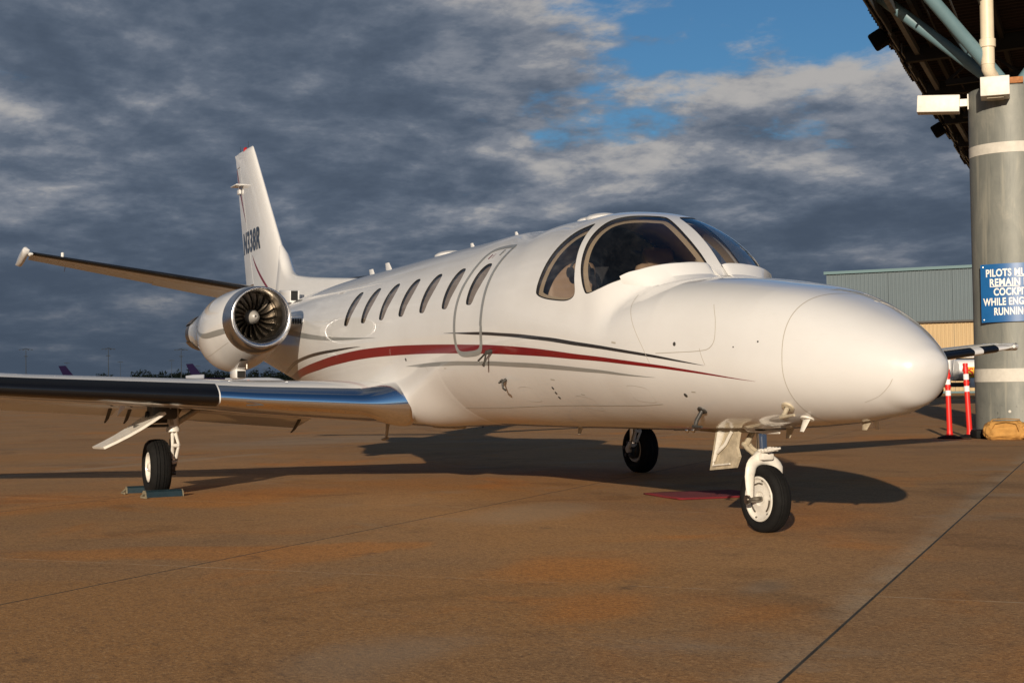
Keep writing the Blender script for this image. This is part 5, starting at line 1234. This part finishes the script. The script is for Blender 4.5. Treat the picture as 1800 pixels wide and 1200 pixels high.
def px_far(px, dep):   # where a thing standing far down the field is, from its bearing
    return polar(dep, (px-900)/2500*dep)
MASTS = [(45, 930, 30.5, 1, 'leftmost tall light mast on the horizon'), (190, 935, 30.2, 1, 'tall light mast between the two purple tail fins'), (318, 940, 29.2, 1, 'tall light mast left of the second purple tail fin'),
         (117, 1100, 24.5, 0, 'thin short mast just right of the left purple tail fin'), (211, 1080, 24.2, 0, 'thin short mast right of the middle tall mast'), (301, 1080, 24.8, 0, 'thin short mast before the right tall mast'), (347, 1150, 21.5, 0, 'thin short mast right of the second purple tail fin'), (381, 1200, 19.5, 0, 'thin mast under the engine nacelle, left'), (450, 1150, 19.0, 0, 'thin mast under the engine nacelle, middle'), (465, 1190, 18.5, 0, 'thin mast under the engine nacelle, right')]
for px, dep, h, big, lab in MASTS:
    p = px_far(px, dep); e = empty('light_mast', p); tag(e, lab, 'light mast', 'light masts far across the airfield')
    m = MB(); m.tube([(0, 0, 0), (0, 0, h)], [.34 if big else .20, .18 if big else .10], 8); m.obj('pole', 'mast_grey', e)
    m = MB(); r = 4.6 if big else 2.0
    for k in range(8 if big else 4):
        a = 2*math.pi*k/(8 if big else 4)+.3; q = Vector((r*math.cos(a)*.9, r*math.sin(a)*.9, h-.9 if big else h-.4)); m.box(q, (.8, .8, .35)); m.tube([(0, 0, h), q], .07, 5)
    m.obj('lamp_ring', 'mast_grey', e, smooth=0)
    if big: m = MB(); m.box((0, 0, h-5.2), (2.2, 2.2, .4)); m.obj('lower_bracket', 'mast_grey', e, smooth=0)
def airliner(p, rz, label):
    e = empty('cargo_airliner', p); e.rotation_euler = (0, 0, rz); tag(e, label, 'airliner', 'cargo airliners far across the airfield')
    def tubeb(name, st, mat):
        G = [[(x, r*math.cos(a), z+r*math.sin(a)) for a in np.linspace(0, 2*math.pi, 24, endpoint=False)] for x, z, r in st]; m = MB(); m.grid(G, closed=True); m.F += [tuple(range(24)), tuple(range(len(m.V)-24, len(m.V)))]; m.M += [0, 0]; return m.obj(name, mat, e, smooth=60)
    f = tubeb('fuselage', [(22, 5.6, 3), (30, 5.6, 3), (48, 5.5, 2.98), (54, 5.2, 2.6), (57, 4.9, 1.8), (58.6, 4.6, .5)], 'airliner_white'); tubeb('rear_fuselage', [(-.5, 7.6, .5), (4, 7.2, 1.3), (10, 6.5, 2.3), (16, 5.8, 2.9), (22, 5.6, 3)], 'tail_purple')
    m = MB(); P = [(9.2, 8.6), (2.4, 8.6), (-1.6, 17.2), (2.4, 17.4)]; m.add([(x, .25, z) for x, z in P]+[(x, -.25, z) for x, z in P], [(0, 1, 2, 3), (7, 6, 5, 4)]+[(k, (k+1) % 4, 4+(k+1) % 4, 4+k) for k in range(4)]); m.obj('tail_fin', 'tail_purple', e, smooth=0)
    G = [[(x, 1.5*math.cos(a)*k, 9.4+1.5*math.sin(a)*k) for a in np.linspace(0, 2*math.pi, 16, endpoint=False)] for x, k in ((9.5, .8), (9.2, 1), (3, .95), (-1.6, .55))]; m = MB(); m.grid(G, closed=True); m.F += [tuple(range(16)), tuple(range(len(m.V)-16, len(m.V)))]; m.M += [0, 0]; m.obj('tail_engine', 'airliner_white', e)
    for k in (-1, 1):
        m = MB(); m.prism([(8, 1*k), (3.5, 1*k), (-.8, 9*k), (1.4, 9*k)], .35, Matrix.Translation((0, 0, 7.6))); m.obj('stabilizer', 'airliner_white', e, smooth=0)
        m = MB(); m.prism([(36, 2*k), (24, 2*k), (15, 24*k), (19, 25*k)], .7, Matrix.Translation((0, 0, 4.2))); m.obj('wing', 'airliner_white', e, smooth=0)
        m = MB(); m.lathe([(0, .9), (-1, 1.3), (-4, 1.2), (-6, .7)], (34, 9*k, 2.6), (1, 0, 0), 16); m.obj('wing_engine', 'airliner_white', e)
        m = MB(); m.box((27, 4*k, 2), (1.2, 1.4, 4)); m.obj('main_gear', 'gear_dark', e, smooth=0)
        V, F = text_mesh('Fed', 3.4, .05); V2, F2 = text_mesh('Ex', 3.4, .05); w = max(a for a, _ in V)
        s = -k
        mesh_obj('lettering', [(((30+a) if k < 0 else (48-a)), k*3.02, 5.0+b*.9) for a, b in V], F, 'tail_purple', f, smooth=0); mesh_obj('lettering', [(((30.4+w+a) if k < 0 else (47.6-w-a)), k*3.02, 5.0+b*.9) for a, b in V2], F2, 'tail_orange', f, smooth=0)
    m = MB(); m.box((50, 0, 1.5), (.8, .8, 3)); m.obj('nose_gear', 'gear_dark', e, smooth=0)
rz_r = math.atan2(RGT2[1], RGT2[0])
airliner(px_far(331, 850), rz_r, 'distant cargo airliner with purple tail, right one, under the engine')
airliner(px_far(107, 855), rz_r+.15, 'distant cargo airliner with purple tail, left one, showing above the wing')
def treeline():
    V = []; F = []; rr = np.random.default_rng(5)
    def clump(c, r, h, n):
        d = rr.normal(size=(n, 3)); d /= np.linalg.norm(d, axis=1)[:, None]; d[:, 2] = np.abs(d[:, 2])
        P = np.array(c)+d*np.array([r, r, h])*rr.uniform(.55, 1.05, (n, 1))
        for p in P:
            k = len(V); s = rr.uniform(.45, .95); a = rr.normal(size=(3, 3))*s
            for q in a: V.append(tuple(p+q))
            F.append((k, k+1, k+2))
    for px, dep, h in [(x, 1180+rr.uniform(-60, 120), rr.uniform(14.5, 19.5)) for x in np.arange(232, 640, 4.2)]+[(x, 1180+rr.uniform(-40, 80), 16*math.sin(math.pi*(x-140)/75)**.5) for x in np.arange(146, 212, 4)]:
        p = px_far(px, dep); clump((p[0], p[1], h*.15), rr.uniform(3.5, 6), h*.85, 330)
    o = mesh_obj('tree_line', V, F, 'far_leaf', smooth=0); tag(o, 'dark line of trees along the far edge of the airfield', 'trees', kind='stuff')
treeline()
